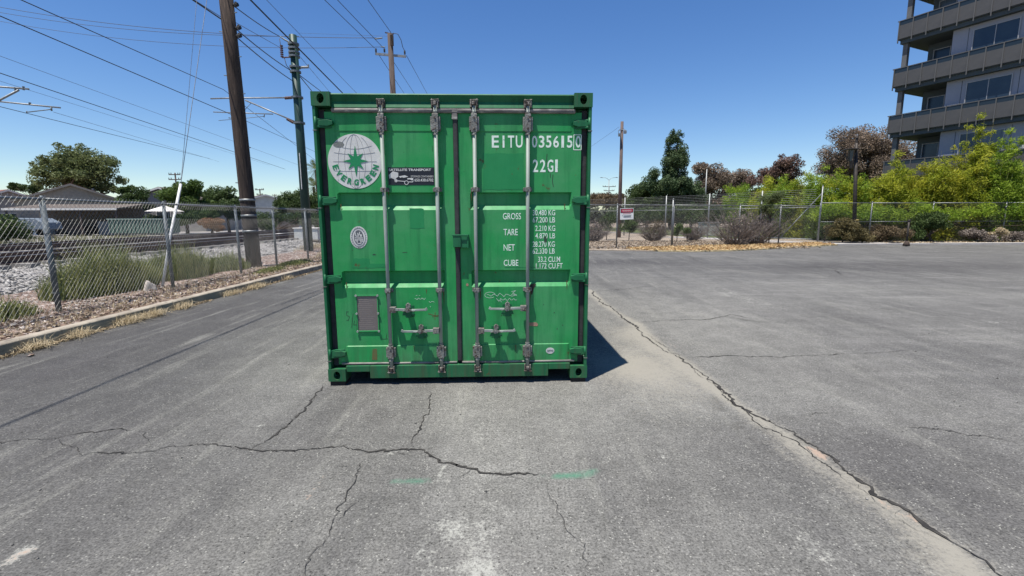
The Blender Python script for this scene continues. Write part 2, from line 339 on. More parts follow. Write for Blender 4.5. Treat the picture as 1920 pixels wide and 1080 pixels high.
CR_ = [([(-60, 834), (0, 831), (60, 828), (110, 823), (160, 812), (190, 808), (247, 808)], .017), ([(110, 823), (140, 838), (147, 849)], .014),
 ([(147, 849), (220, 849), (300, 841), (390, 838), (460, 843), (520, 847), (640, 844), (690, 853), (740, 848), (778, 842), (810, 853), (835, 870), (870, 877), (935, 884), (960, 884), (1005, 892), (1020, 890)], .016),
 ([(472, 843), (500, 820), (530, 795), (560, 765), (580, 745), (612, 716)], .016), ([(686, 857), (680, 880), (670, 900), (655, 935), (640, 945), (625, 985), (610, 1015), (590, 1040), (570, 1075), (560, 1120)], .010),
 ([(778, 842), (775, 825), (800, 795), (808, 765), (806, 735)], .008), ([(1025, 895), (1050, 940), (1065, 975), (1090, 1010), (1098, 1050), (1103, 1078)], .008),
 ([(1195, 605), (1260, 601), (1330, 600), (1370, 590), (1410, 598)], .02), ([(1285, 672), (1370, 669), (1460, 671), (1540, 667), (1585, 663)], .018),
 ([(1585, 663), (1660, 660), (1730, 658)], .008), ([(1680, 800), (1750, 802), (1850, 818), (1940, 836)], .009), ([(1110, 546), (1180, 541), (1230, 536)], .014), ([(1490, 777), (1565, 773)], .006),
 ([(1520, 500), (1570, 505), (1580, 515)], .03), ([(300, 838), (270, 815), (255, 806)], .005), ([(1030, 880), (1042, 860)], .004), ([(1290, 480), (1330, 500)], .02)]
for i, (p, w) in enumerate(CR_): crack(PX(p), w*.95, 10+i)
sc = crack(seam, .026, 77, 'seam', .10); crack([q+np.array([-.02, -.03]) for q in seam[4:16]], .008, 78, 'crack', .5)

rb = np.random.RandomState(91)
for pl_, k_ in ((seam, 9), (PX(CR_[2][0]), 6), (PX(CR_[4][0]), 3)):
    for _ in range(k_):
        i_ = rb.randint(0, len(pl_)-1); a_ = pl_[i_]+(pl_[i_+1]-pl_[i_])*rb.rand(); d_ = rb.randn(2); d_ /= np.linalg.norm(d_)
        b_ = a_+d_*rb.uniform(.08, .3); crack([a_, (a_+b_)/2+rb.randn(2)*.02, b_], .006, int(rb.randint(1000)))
# grit and small stones lying on the lot
def pebbles(name, pts, size, mat, parent=None, seed=1, flat=.6):
    r = np.random.RandomState(seed); n = len(pts); base = np.array([(1, 0, 0), (-1, 0, 0), (0, 1, 0), (0, -1, 0), (0, 0, 1), (0, 0, -1)], float)
    fc = np.array([(0, 2, 4), (2, 1, 4), (1, 3, 4), (3, 0, 4), (2, 0, 5), (1, 2, 5), (3, 1, 5), (0, 3, 5)])
    s = size*(.5+r.rand(n, 1, 1)*1.1); B = base[None]*s*(.55+.9*r.rand(n, 6, 1))
    a = r.rand(n)*6.28; tl = r.randn(n)*.5; ca, sa = np.cos(a), np.sin(a)
    X = B[:, :, 0]*ca[:, None]-B[:, :, 1]*sa[:, None]; Y = B[:, :, 0]*sa[:, None]+B[:, :, 1]*ca[:, None]; Zz = B[:, :, 2]*flat
    X2 = X*np.cos(tl)[:, None]+Zz*np.sin(tl)[:, None]; Z2 = -X*np.sin(tl)[:, None]+Zz*np.cos(tl)[:, None]
    V = np.stack([X2, Y, Z2], -1)+np.asarray(pts)[:, None, :]
    F_ = (np.arange(n)[:, None, None]*6+fc[None]).reshape(-1, 3)
    return link(name, np_mesh(name, V.reshape(-1, 3), F_, 3, dict(tint=np.repeat(r.rand(n), 6))), mat, parent)
def stone_mat(name, c1, c2):
    m, t = new_mat(name); N = NT(t); N.out(N.mix(N.attr('tint'), c1, c2), .9, 0, .2); return m
r = np.random.RandomState(5)
pp = np.column_stack([r.uniform(-5.6, 6, 420), r.uniform(1, 14, 420), np.full(420, .004)])
tag(pebbles('grit', pp, .006, stone_mat('grit_stone', (.30, .29, .27), (.06, .06, .055)), seed=3), 'loose grit scattered over the asphalt', 'grit', kind='stuff')

# ------------------------------------------------------------------ wider ground
dirt_dry = M('dry_dirt', (.30, .25, .20), (.21, .175, .14), 1.5, .95, 0, .6, 20, .1, c3=(.38, .33, .25), s3=8, t3=(.55, .68))
gm = MB(); gm.quad((-900, -300, -.12), (900, -300, -.12), (900, 1500, -.12), (-900, 1500, -.12))
tag(gm.build('ground', dirt_dry), 'dry ground beyond the lot', kind='structure')
def strip(name, prof, ys_, mat, noise=.02, seed=0, cols=None, label=None):
    """cross-section prof [(x,z)] swept along y with noise"""
    r = np.random.RandomState(seed); X = []; 
    px = np.array(prof)
    xx = []; zz = []
    for (a, za), (b, zb) in zip(prof[:-1], prof[1:]):
        k = max(1, int(abs(b-a)/.12)); 
        for i in range(k): xx.append(a+(b-a)*i/k); zz.append(za+(zb-za)*i/k)
    xx.append(prof[-1][0]); zz.append(prof[-1][1]); xx = np.array(xx); zz = np.array(zz)
    GX, GY = np.meshgrid(xx, ys_); P2 = np.stack([GX.ravel(), GY.ravel()], 1)
    Zz = np.tile(zz, len(ys_))+noise*(vnoise(P2, 2.1, seed)+.6*vnoise(P2, 6, seed+1)-.8)
    ii = np.arange(len(P2)).reshape(len(ys_), len(xx)); Fq = np.stack([ii[:-1, :-1], ii[:-1, 1:], ii[1:, 1:], ii[1:, :-1]], -1).reshape(-1, 4)
    o = link(name, np_mesh(name, np.column_stack([P2, Zz]), Fq, 4), mat); tag(o, label, kind='structure'); return o
mulch = M('mulchy_dirt', (.20, .145, .115), (.10, .07, .058), 5, .95, 0, .8, 25, .1, c3=(.42, .36, .33), s3=12, t3=(.52, .64))
ballast_m = M('ballast_ground', (.24, .23, .22), (.15, .14, .135), 14, .95, 0, .9, 30, .1, c3=(.42, .41, .39), s3=22, t3=(.5, .62))
ysl = np.concatenate([np.arange(-8, 22, .15), np.linspace(22.3, 120, 60)])
strip('verge', [(-9.4, .16), (-7.2, .14), (-6.03, .13)], ysl, mulch, .05, 31, label='mulch and dirt verge between kerb and railway')
strip('ballast_bed', [(-60, .02), (-22, .05), (-19.4, .42), (-10.9, .44), (-9.9, .22), (-9.3, .14)], ysl, ballast_m, .05, 41, label='grey ballast bed under the railway tracks')
# kerb: poured lengths with recessed joints
kb = empty('kerb', (-5.93, 0, 0)); tag(kb, 'weathered tan concrete kerb along the left edge of the lot', 'kerb', kind='structure')
y = -7.0; k = 0; km = MB().prism([(-.09, -.1), (-.09, .135), (-.07, .15), (.05, .15), (.075, .135), (.095, -.1)], 'y', 0, 2.985)
kme = None
while y < 40:
    if kme is None:
        ko = km.build('kerbstone', concrete, kb, bevel=.008); kme = ko.data
    else:
        ko = link('kerbstone', kme, None, kb); mm = ko.modifiers.new('bevel', 'BEVEL'); mm.width = .008; mm.segments = 2; mm.limit_method = 'ANGLE'
    ko.location = (random.uniform(-.004, .004), y, random.uniform(-.004, .004)); y += 3.0
# rails and ties
def track(xc, label):
    t = empty('railway_track', (xc, 0, .44), label=label, cat='railway track', group='railway tracks behind the left fence')
    for s in (-.7175, .7175):
        m = MB(); m.prism([(s-.07, .10), (s+.07, .10), (s+.07, .115), (s+.012, .135), (s+.012, .22), (s+.036, .235), (s+.036, .262), (s-.036, .262), (s-.036, .235), (s-.012, .22), (s-.012, .135), (s-.07, .115)], 'y', -10, 130)
        ro = m.build('rail', rail_mat, t); MB().box(s-.03, s+.03, -10, 130, .2635, .267).build('rail_head', rail_top_mat, ro)
    tm = None
    for i in range(90):
        if tm is None:
            o = MB().box(-1.25, 1.25, -.12, .12, -.06, .10).build('tie', tie_mat, t); tm = o.data
        else: o = link('tie', tm, None, t)
        o.location = (0, -4+.65*i, 0)
    return t
track(-12.4, 'near railway track with rusty rail sides just behind the left fence')
track(-17.1, 'far railway track beside the backyard fence line')
# ballast stones
r = np.random.RandomState(9); n = 26000
bx = -9.5-r.rand(n)**1.3*8; by = 4+r.rand(n)**1.5*32
bz = np.interp(-bx, [9.3, 9.9, 10.9, 19.4], [.15, .22, .44, .42])+.01
tag(pebbles('ballast_stones', np.column_stack([bx, by, bz]), .036, stone_mat('ballast_stone', (.20, .19, .18), (.40, .39, .37)), seed=12), 'loose grey and white ballast stones beside the tracks', 'ballast', kind='stuff')
r = np.random.RandomState(19); n = 9000
bx = -6.1-r.rand(n)*3.2; by = 3+r.rand(n)**1.4*24
tag(pebbles('verge_stones', np.column_stack([bx, by, np.full(n, .145)]), .022, stone_mat('verge_stone', (.17, .13, .11), (.56, .52, .48)), seed=13, flat=.5), 'pale stones and bark chips strewn along the fence foot', 'gravel', kind='stuff')

# back verge on the right: dirt, leaf litter, path
def patch(name, poly, z, mat, label, rag=.0, seed=0, thick=.03):
    pts = []; r = np.random.RandomState(seed)
    for i in range(len(poly)):
        a = np.array(poly[i]); b = np.array(poly[(i+1) % len(poly)]); k = max(1, int(np.linalg.norm(b-a)/.25)) if rag and i in RAG else 1
        for j in range(k):
            q = a+(b-a)*j/k
            if k > 1: q = q+r.randn(2)*rag
            pts.append(tuple(q))
    m = MB().prism(pts, 'z', z-thick, z); o = m.build(name, mat); tag(o, label, kind='structure'); return o
RAG = {0, 1, 2, 3}
edge = [(-5.8, 22.6), (3.8, 22.35), (6.6, 21.6), (10.5, 22.0), (17.6, 25.9)]
patch('dirt_verge', edge+[(17.9, 26.9), (60, 27.6), (60, 110), (-9.3, 110), (-9.3, 22.6)], .035, dirt_dry, 'dry dirt verge behind the lot', .05, 3, .1)
leafy = M('straw_litter_ground', (.42, .33, .18), (.55, .45, .28), 6, .95, 0, .6, 30, .1, c3=(.22, .17, .10), s3=16, t3=(.56, .66))
RAG = {0, 1, 2, 3, 4, 5}
patch('litter_bed', [(5.6, 22.4), (6.7, 21.5), (8.4, 21.2), (10.6, 21.75), (14, 23.6), (17.9, 25.75), (17.6, 27.2), (8.2, 23.8)], .06, leafy, 'tan leaf litter bed at the lot corner', .06, 8, .1)
RAG = set()
patch('path', [(17.9, 26.0), (23.5, 26.2), (24.5, 27.9), (17.6, 28.0), (14.0, 36), (11.5, 36), (16.2, 27.9)], .075, path_mat, 'pale concrete path through the gate', 0, 0, .1)
patch('concrete_edging', [(23.5, 25.8), (60, 26.2), (60, 26.75), (23.5, 26.35)], .10, path_mat, 'pale concrete edging at the back of the lot', 0, 0, .15)
lawn = M('lawn', (.06, .085, .022), (.10, .12, .035), 3, .95, 0, .5, 30)
patch('lawn', [(14.5, 33), (60, 33), (60, 70), (8, 70)], .07, lawn, 'lawn beyond the tall fence', 0, 0, .1)
def litter(name, n, box, z, size, c1, c2, label, cat, seed, lift=.05, inside=None):
    r = np.random.RandomState(seed); x = r.uniform(box[0], box[1], n*3); y_ = r.uniform(box[2], box[3], n*3)
    if inside is not None:
        k = inside(x, y_); x, y_ = x[k][:n], y_[k][:n]
    x, y_ = x[:n], y_[:n]; n = len(x)
    c = np.column_stack([x, y_, z+r.rand(n)*lift]); return quads(name, c, size, r, c1, c2, label, cat, flat=.55)
def quads(name, c, size, r, c1, c2, label, cat, flat=1.0):
    n = len(c); a = r.randn(n, 3); a[:, 2] *= flat; a /= np.linalg.norm(a, axis=1)[:, None]; b = np.cross(a, r.randn(n, 3)); b /= np.linalg.norm(b, axis=1)[:, None]
    s = (size*(.5+r.rand(n)))[:, None]; V = np.stack([c-a*s, c-b*s*.45, c+a*s, c+b*s*.45], 1).reshape(-1, 3)
    o = link(name, np_mesh(name, V, np.arange(4*n).reshape(-1, 4), 4, dict(tint=np.repeat(r.rand(n), 4))), leaf_mat(name+'_mat', c1, c2, .15))
    tag(o, label, cat, kind='stuff'); return o
def in_edge(x, y_):
    e = np.interp(x, [4, 5.6, 6.7, 8.4, 10.6, 14, 17.9], [22.6, 22.3, 21.5, 21.2, 21.75, 23.6, 25.75]); b = np.interp(x, [4, 8.2, 17.6], [22.6, 23.9, 27.1]); return (y_ > e) & (y_ < b)
litter('leaf_litter', 9000, (5.6, 17.6, 21, 27.1), .06, .055, (.62, .48, .26), (.30, .17, .07), 'straw coloured fallen leaves heaped along the lot corner', 'leaf litter', 3, .07, in_edge)
litter('edge_litter', 3500, (21, 45, 26.3, 27.8), .06, .05, (.55, .45, .30), (.28, .2, .11), 'dry leaves and chips along the right back fence', 'leaf litter', 4, .06)
litter('dry_debris', 5000, (3, 15, 22.6, 30), .05, .06, (.40, .33, .24), (.20, .15, .11), 'dry weeds and debris on the dirt behind the low fence', 'debris', 5, .05)

# ================================================================== CONTAINER
CX, CY, CYAW = -1.7229, 4.2225, .0347
CB = .045
box = empty('shipping_container', (CX, CY, CB), CYAW, 'green steel shipping container with closed double doors and four locking rods, standing on the lot', 'shipping container')
CW, CL, CH = 2.438, 6.058, 2.591
# corner casting with real oval openings
def make_casting():
    def tmp(m, name='tmp'): return m.build(name)
    b = MB().box(0, .162, 0, .178, 0, .118).build('corner_casting', green2)
    cut = MB().box(.028, .134, .028, .150, .028, .090).build('cut')
    def oval(ax):
        pts = [(math.cos(t)*.032*(1 if ax != 'y' else .95), math.sin(t)*.041) for t in [2*math.pi*i/20 for i in range(20)]]
        m = MB()
        if ax == 'y': m.prism([(.081+u, .056+v) for u, v in pts], 'y', -.02, .06)
        if ax == 'x': m.prism([(.089+u, .056+v) for u, v in pts], 'x', -.02, .06)
        return m.build('cut')
    cs = [cut, oval('y'), oval('x')]
    for c in cs:
        mo = b.modifiers.new('b', 'BOOLEAN'); mo.operation = 'DIFFERENCE'; mo.object = c; mo.solver = 'EXACT'
    bv = b.modifiers.new('bv', 'BEVEL'); bv.width = .006; bv.segments = 2; bv.limit_method = 'ANGLE'; bv.angle_limit = rad(50)
    bpy.context.view_layer.update(); dg = bpy.context.evaluated_depsgraph_get()
    me = bpy.data.meshes.new_from_object(b.evaluated_get(dg))
    for c in cs+[b]: bpy.data.objects.remove(c, do_unlink=True)
    me.name = 'corner_casting'; return me
cast_me = make_casting()
for sx in (0, 1):
    for sy in (0, 1):
        for sz in (0, 1):
            o = bpy.data.objects.new('corner_casting', cast_me); COL.objects.link(o); o.parent = box
            if len(cast_me.materials) == 0: cast_me.materials.append(green2)
            o.location = (CW if sx else 0, CL if sy else 0, CH if sz else 0); o.scale = (-1 if sx else 1, -1 if sy else 1, -1 if sz else 1)
# corner posts: outer flange + return, black recess between post and door
for sx in (0, 1):
    f = (lambda a: CW-a) if sx else (lambda a: a)
    m = MB(); 
    def bx(a, b, y0, y1, z0, z1): m.box(min(f(a), f(b)), max(f(a), f(b)), y0, y1, z0, z1)
    P_ = [(.004, .006), (.030, .006), (.030, .112), (.155, .112), (.155, .16), (.004, .16)]; m.prism([(f(a), b) for a, b in P_], 'z', .118, CH-.118)
    rp = MB(); rp.box(min(f(.004), f(.12)), max(f(.004), f(.12)), CL-.16, CL-.006, .118, CH-.118); rp.build('corner_post', green2, box, bevel=.004)
    m.build('corner_post', green2, box, bevel=.004)
    g = MB(); g.box(min(f(.031), f(.083)), max(f(.031), f(.083)), .075, .105, .13, 2.46); g.build('door_gasket', rubber, box, bevel=.006)
# header, top step, sill, long rails
m = MB(); m.prism([(.030, 2.583), (.022, 2.573), (.048, 2.520), (.030, 2.468), (.045, 2.455), (.12, 2.455), (.12, 2.583)], 'x', .162, CW-.162); m.build('door_header', green2, box)
m = MB(); m.box(.384, 2.068, .018, .13, .018, .142); m.box(.162, .384, .022, .13, .082, .142); m.box(2.068, CW-.162, .022, .13, .082, .142); m.build('door_sill', green2, box, bevel=.005)
m = MB(); m.box(.384, .39, .0, .018, .02, .138); 
for x in (0.01, CW-.07):
    q = MB(); q.box(x, x+.06, .178, CL-.178, .02, .17); q.build('bottom_side_rail', green2, box, bevel=.004)
    q = MB(); q.box(x, x+.06, .178, CL-.178, CH-.08, CH-.012); q.build('top_side_rail', green2, box, bevel=.004)
def corr_wall(name, length, z0, z1, x, sgn):
    pts = []; u = 0
    while u < length:
        for du, d in ((0, 0), (.07, 0), (.14, .036), (.21, .036)): 
            if u+du <= length: pts.append((u+du, d))
        u += .28
    pts.append((length, 0)); vs = []; fs = []
    for i, (u, d) in enumerate(pts): vs += [(x+sgn*d, .16+u, z0), (x+sgn*d, .16+u, z1)]
    for i in range(len(pts)-1): fs.append((2*i, 2*i+2, 2*i+3, 2*i+1))
    m = MB(); m.add(vs, fs); o = m.build(name, green, box); s = o.modifiers.new('s', 'SOLIDIFY'); s.thickness = .003
corr_wall('side_wall', CL-.32, .168, CH-.078, .014, 1); corr_wall('side_wall', CL-.32, .168, CH-.078, CW-.014, -1)
m = MB(); pts = []; u = 0
while u < CL-.4:
    pts += [(.17+u, CH-.022), (.17+u+.09, CH-.022), (.17+u+.11, CH-.038), (.17+u+.19, CH-.038)]; u += .21
m.add([p for (yy, zz) in pts for p in ((.06, yy, zz), (CW-.06, yy, zz))], [(2*i, 2*i+1, 2*i+3, 2*i+2) for i in range(len(pts)-1)]); o = m.build('roof_panel', green, box); s_ = o.modifiers.new('s', 'SOLIDIFY'); s_.thickness = .003
MB().box(.07, CW-.07, .14, CL-.08, .13, .16).build('floor', timber_dark, box)
MB().box(.16, CW-.16, CL-.06, CL-.03, .12, CH-.1).build('end_wall', green, box)
m = MB()
for i in range(14): m.box(.07, CW-.07, .4+i*.4, .45+i*.4, .02, .125)
m.build('cross_member', green2, box)['kind'] = 'stuff'

# doors -----------------------------------------------------------
FD = .055      # door face depth
def door(x0, x1, fx0, fx1):
    """frame x0..x1, corrugated field fx0..fx1; returns the door part"""
    # field profile from bottom to top (d, z)
    pr = [(FD-.007, .150), (FD-.007, .322), (FD, .329), (FD, .878), (FD+.036, .925), (FD+.036, 1.022), (FD, 1.035), (FD, 1.586), (FD+.036, 1.634), (FD+.036, 1.731), (FD, 1.743), (FD, 2.268), (FD-.004, 2.276), (FD-.004, 2.410)]
    bm = MB(); n = len(pr)
    # the rolled ledges end with short sloped cheeks
    vs = [(fx0, d, z) for d, z in pr]+[(fx0+.018, d, z) for d, z in pr]+[(fx1-.018, d, z) for d, z in pr]+[(fx1, d, z) for d, z in pr]
    for i in range(n):
        vs[i] = (fx0, FD, pr[i][1]); vs[3*n+i] = (fx1, FD, pr[i][1])
    fs = []
    for k in range(3):
        for i in range(n-1): fs.append((k*n+i, (k+1)*n+i, (k+1)*n+i+1, k*n+i+1))
    bm.add(vs, fs)
    bm.quad((x0, FD, .150), (fx0, FD, .150), (fx0, FD, 2.410), (x0, FD, 2.410)); bm.quad((fx1, FD, .150), (x1, FD, .150), (x1, FD, 2.410), (fx1, FD, 2.410)); bm.quad((x0, FD, 2.410), (x1, FD, 2.410), (x1, FD, 2.435), (x0, FD, 2.435))
    for a, b in (((x0, .150), (x0, 2.435)), ((x1, .150), (x1, 2.435)), ((x0, 2.435), (x1, 2.435)), ((x0, .150), (x1, .150))):
        bm.quad((a[0], FD, a[1]), (b[0], FD, b[1]), (b[0], FD+.05, b[1]), (a[0], FD+.05, a[1]))
    bm.quad((x0, FD+.05, .15), (x1, FD+.05, .15), (x1, FD+.05, 2.435), (x0, FD+.05, 2.435))
    o = bm.build('door', green, box); return o
dl = door(.088, 1.206, .162, 1.105); dl['label'] = 'left door with round white emblem and narrow black sticker'
dr = door(1.252, 2.352, 1.350, 2.272); dr['label'] = 'right door with white container numbers'
# gaskets
m = MB(); m.tube([(.16, .045, 2.446), (.6, .047, 2.447), (1.2, .044, 2.445)], .021, 12); m.build('top_gasket', gasket_grey, box, smooth=True)
m = MB(); m.tube([(1.25, .045, 2.446), (1.7, .046, 2.447), (2.29, .045, 2.444)], .021, 12); m.build('top_gasket', gasket_grey, box, smooth=True)
m = MB(); m.box(1.18, 1.29, .028, .06, 2.425, 2.462); m.box(1.20, 1.25, .03, .07, 2.37, 2.425); m.build('gasket_cap', gasket_grey, box, bevel=.006)
m = MB(); m.box(1.208, 1.250, .038, .085, .17, 2.38); m.build('centre_gasket', rubber, box, bevel=.010)
m = MB(); m.tube([(.12, .048, .158), (.7, .05, .155), (1.2, .047, .157)], .011, 8); m.tube([(1.25, .048, .157), (1.8, .05, .155), (2.32, .047, .158)], .011, 8); m.build('bottom_gasket', gasket_grey, box, smooth=True)
m = MB(); m.box(.03, 2.40, .09, .115, .142, .165); m.build('sill_gap', rubber, box)

# lock rods
RX = [.588, 1.058, 1.397, 1.869]
for i, x in enumerate(RX):
    rod = MB().cyl((x, .016, .075), (x, .016, 2.53), .0165, None, 14).build('locking_rod', rod_mat, box, smooth=True)
    for zc, up in ((2.50, 1), (.105, -1)):
        # cam at the rod end with the keeper welded to header / sill
        m = MB()
        m.box(x-.030, x-.020, -.004, .040, zc-.036, zc+.036); m.box(x+.020, x+.030, -.004, .040, zc-.036, zc+.036)
        m.box(x-.036, x+.036, .026, .044, zc-.03, zc+.03)
        m.cyl((x, .014, zc-.018), (x, .014, zc+.018), .022, .022, 10)
        m.beam((x-.035, .004, zc+up*.026), (x+.038, -.002, zc+up*.030), .016, .008); m.box(x-.014, x+.012, -.014, .006, zc-.012, zc+.016)
        m.build('cam', cam_mat, rod, bevel=.003)
    for zc, h in ((2.335, .078), (.272, .062)):
        m = MB(); m.box(x-.027, x+.027, -.006, .012, zc-h, zc+h); m.box(x-.044, x-.024, .010, .054, zc-h*.8, zc+h*.7); m.box(x+.024, x+.044, .010, .054, zc-h*.8, zc+h*.7)
        br = m.build('rod_bracket', bracket_mat, rod, bevel=.004)
        q = MB()
        for dz in (-.045, .045): q.cyl((x, -.013, zc+dz), (x, -.0055, zc+dz), .008, None, 8)
        q.build('bolt', cam_mat, br)['kind'] = 'stuff'
        m = MB(); m.cyl((x, .016, zc-h-.022), (x, .016, zc-h-.004), .024, .022, 12); m.cyl((x, .016, zc+h+.004), (x, .016, zc+h+.018), .022, .022, 12); m.build('collar', bracket_mat, rod, smooth=False)
    for zc in (1.765, .855):
        m = MB(); m.box(x-.024, x+.024, -.008, .012, zc-.020, zc+.020); m.box(x-.040, x+.040, .040, .054, zc-.017, zc+.017); m.box(x-.026, x-.018, .01, .042, zc-.016, zc+.016); m.box(x+.018, x+.026, .01, .042, zc-.016, zc+.016)
        m.cyl((x, -.013, zc), (x, -.008, zc), .006, None, 8)
        m.build('rod_guide', bracket_mat, rod, bevel=.003)
# handles: (rod x, direction, z, hub x, tip x)
HB = -.022
for x, hx, tip, z in ((.588, .770, .945, .681), (1.058, .882, .700, .480), (1.869, 1.680, 1.510, .684), (1.397, 1.574, 1.752, .474)):
    s = 1 if tip > x else -1
    m = MB(); m.box(min(x+s*.012, x+s*.068), max(x+s*.012, x+s*.068), -.030, .022, z-.026, z+.026)
    hd = m.build('handle_hinge', bracket_mat, box, bevel=.004)
    MB().cyl((x+s*.046, -.036, z-.004), (x+s*.046, -.030, z-.004), .010, None, 10).build('pin', cam_mat, hd)
    # bar: flat near the rod, waisted at the hub, tapering tip
    m = MB(); m.beam((x+s*.06, HB, z+.004), (hx-s*.03, HB, z+.002), .014, .024); m.beam((hx-s*.04, HB-.006, z-.006), (hx+s*.07, HB-.006, z-.004), .018, .014); m.beam((hx+s*.03, HB-.004, z-.002), (tip-s*.01, HB-.004, z), .012, .020)
    m.beam((tip-s*.016, HB-.005, z+.004), (tip, HB-.005, z+.010), .010, .026)
    m.build('handle', rod_mat, box, bevel=.003)
    # retainer: base plate, riser, catch with lug and hasp
    m = MB(); m.box(hx-.045, hx+.045, FD-.001, FD+.014, z-.085, z+.03); m.box(hx-.022, hx+.022, HB+.008, FD, z-.075, z-.005)
    m.prism([(hx-.06, z-.055), (hx+.06, z-.055), (hx+.035, z+.012), (hx-.035, z+.012)], 'y', HB+.012, HB+.024)
    m.build('handle_catch', green2, box, bevel=.003)
    m = MB(); m.cyl((hx-.004, HB-.022, z+.002), (hx-.004, HB-.006, z+.002), .026, .020, 6); m.cyl((hx-.004, HB-.028, z+.002), (hx-.004, HB-.022, z+.002), .010, None, 8)
    m.prism([(hx-.055, z-.014), (hx-.02, z+.012), (hx+.02, z+.012), (hx+.055, z-.014), (hx+.02, z-.006), (hx-.02, z-.006)], 'y', HB-.020, HB-.010)
    m.build('handle_hub', bracket_mat, box, bevel=.002)
    m = MB(); m.tube([(hx-.014, HB+.004, z+.02), (hx-.014, HB+.006, z+.048), (hx, HB+.006, z+.060), (hx+.016, HB+.006, z+.048), (hx+.016, HB+.004, z+.02)], .008, 8); m.box(hx-.010, hx+.012, HB, HB+.012, z+.018, z+.046)
    m.build('seal_lug', bracket_mat, box)
# hinges
for sx in (0, 1):
    f = (lambda a: CW-a) if sx else (lambda a: a)
    for z in (2.335, 1.668, .960, .258):
        m = MB()
        for dz, th in ((.030, .009), (-.030, .009)):
            P_ = [(.004, .006), (.150, .052), (.150, .060), (.030, .060), (.004, .04)]
            m.prism([(f(a), b) for a, b in P_], 'z', z+dz-th, z+dz+th)
        P_ = [(.03, z-.022), (.120, z-.026), (.165, z-.012), (.165, z+.018), (.120, z+.030), (.03, z+.022)]
        m.prism([(f(a), b) for a, b in P_], 'y', .020, .053)
        m.build('hinge', green2, box, bevel=.003)
        MB().cyl((f(.022), .016, z-.05), (f(.022), .016, z+.05), .012, None, 10).build('hinge_pin', green2, box, smooth=True)
        MB().box(min(f(-.001), f(.033)), max(f(-.001), f(.033)), .002, .03, z-.066, z-.060).build('post_notch', bracket_mat, box)
# lock box
m = MB(); m.box(1.192, 1.262, -.012, FD, 1.252, 1.362); m.box(1.255, 1.322, .0, FD, 1.246, 1.366); m.box(1.318, 1.332, -.006, FD, 1.242, 1.366); m.box(1.186, 1.332, -.016, -.010, 1.352, 1.368)
m.build('lock_box', green2, box, bevel=.003)
# decals ---------------------------------------------------------
DF = FD
def disc(cx, cz, rx, rz, d0, d1, n=56): return MB().prism([(cx+rx*math.cos(2*math.pi*i/n), cz+rz*math.sin(2*math.pi*i/n)) for i in range(n)], 'y', d0, d1)
lx, lz, lr = .335, 2.012, .237
emb = disc(lx, lz, lr, lr, DF-.0022, DF+.004).build('round_emblem', white_dec, box); emb['label'] = 'round white emblem with green compass star over a globe grid'
m = MB(); d0, d1 = DF-.0036, DF-.0022
def arcstrip(m, pts, w, y0, y1):
    for a, b in zip(pts[:-1], pts[1:]):
        dx, dz = b[0]-a[0], b[1]-a[1]; L = math.hypot(dx, dz) or 1; nx_, nz_ = -dz/L*w/2, dx/L*w/2
        m.prism([(a[0]-nx_, a[1]-nz_), (b[0]-nx_, b[1]-nz_), (b[0]+nx_, b[1]+nz_), (a[0]+nx_, a[1]+nz_)], 'y', y0, y1)
tp = .99*lr
def inside(u, v): return u*u+v*v < (lr*.97)**2
for kx in (-1, -.62, -.27, .27, .62):      # meridians from the north pole
    pts = []
    for i in range(22):
        t = i/21*math.pi; u = kx*.62*lr*math.sin(t); v = lr*math.cos(t)*.98
        pts.append((lx+u, lz+v))
    if abs(kx) < 1: arcstrip(m, pts, .0024, d0, d1)
arcstrip(m, [(lx-.62*lr*math.sin(i/21*math.pi), lz+lr*.98*math.cos(i/21*math.pi)) for i in range(3, 16)], .0024, d0, d1); arcstrip(m, [(lx+.62*lr*math.sin(i/21*math.pi), lz+lr*.98*math.cos(i/21*math.pi)) for i in range(3, 16)], .0024, d0, d1)
for v0, sag in ((.62, -.16), (.36, -.10), (.0, 0), (-.33, -.02)):     # parallels
    hw = math.sqrt(max(0, 1-v0*v0))*lr*.97; pts = [(lx+hw*t, lz+(v0+sag*(1-t*t)*(1 if v0 > 0 else 1))*lr) for t in [i/12*2-1 for i in range(13)]]
    pts = [p for p in pts if inside(p[0]-lx, p[1]-lz)]; arcstrip(m, pts, .0024, d0, d1)
m.build('globe_grid', M('grid_ink', (.26, .26, .26)), emb)
m = MB(); pts = []
for i in range(16):
    a = math.pi/2-i*math.pi/8; rr = (lr*.565 if i % 4 == 0 else lr*.40) if i % 2 == 0 else lr*.185
    if i in (4, 12): rr = lr*.46
    pts.append((lx+.006+rr*math.cos(a)*1.0, lz+.004+rr*math.sin(a)))
c = (lx+.006, lz+.004)
for i in range(16):
    a, b = pts[i], pts[(i+1) % 16]; m.prism([c, a, b], 'y', DF-.0054, DF-.0036)
m.build('compass_star', green_vinyl, emb)
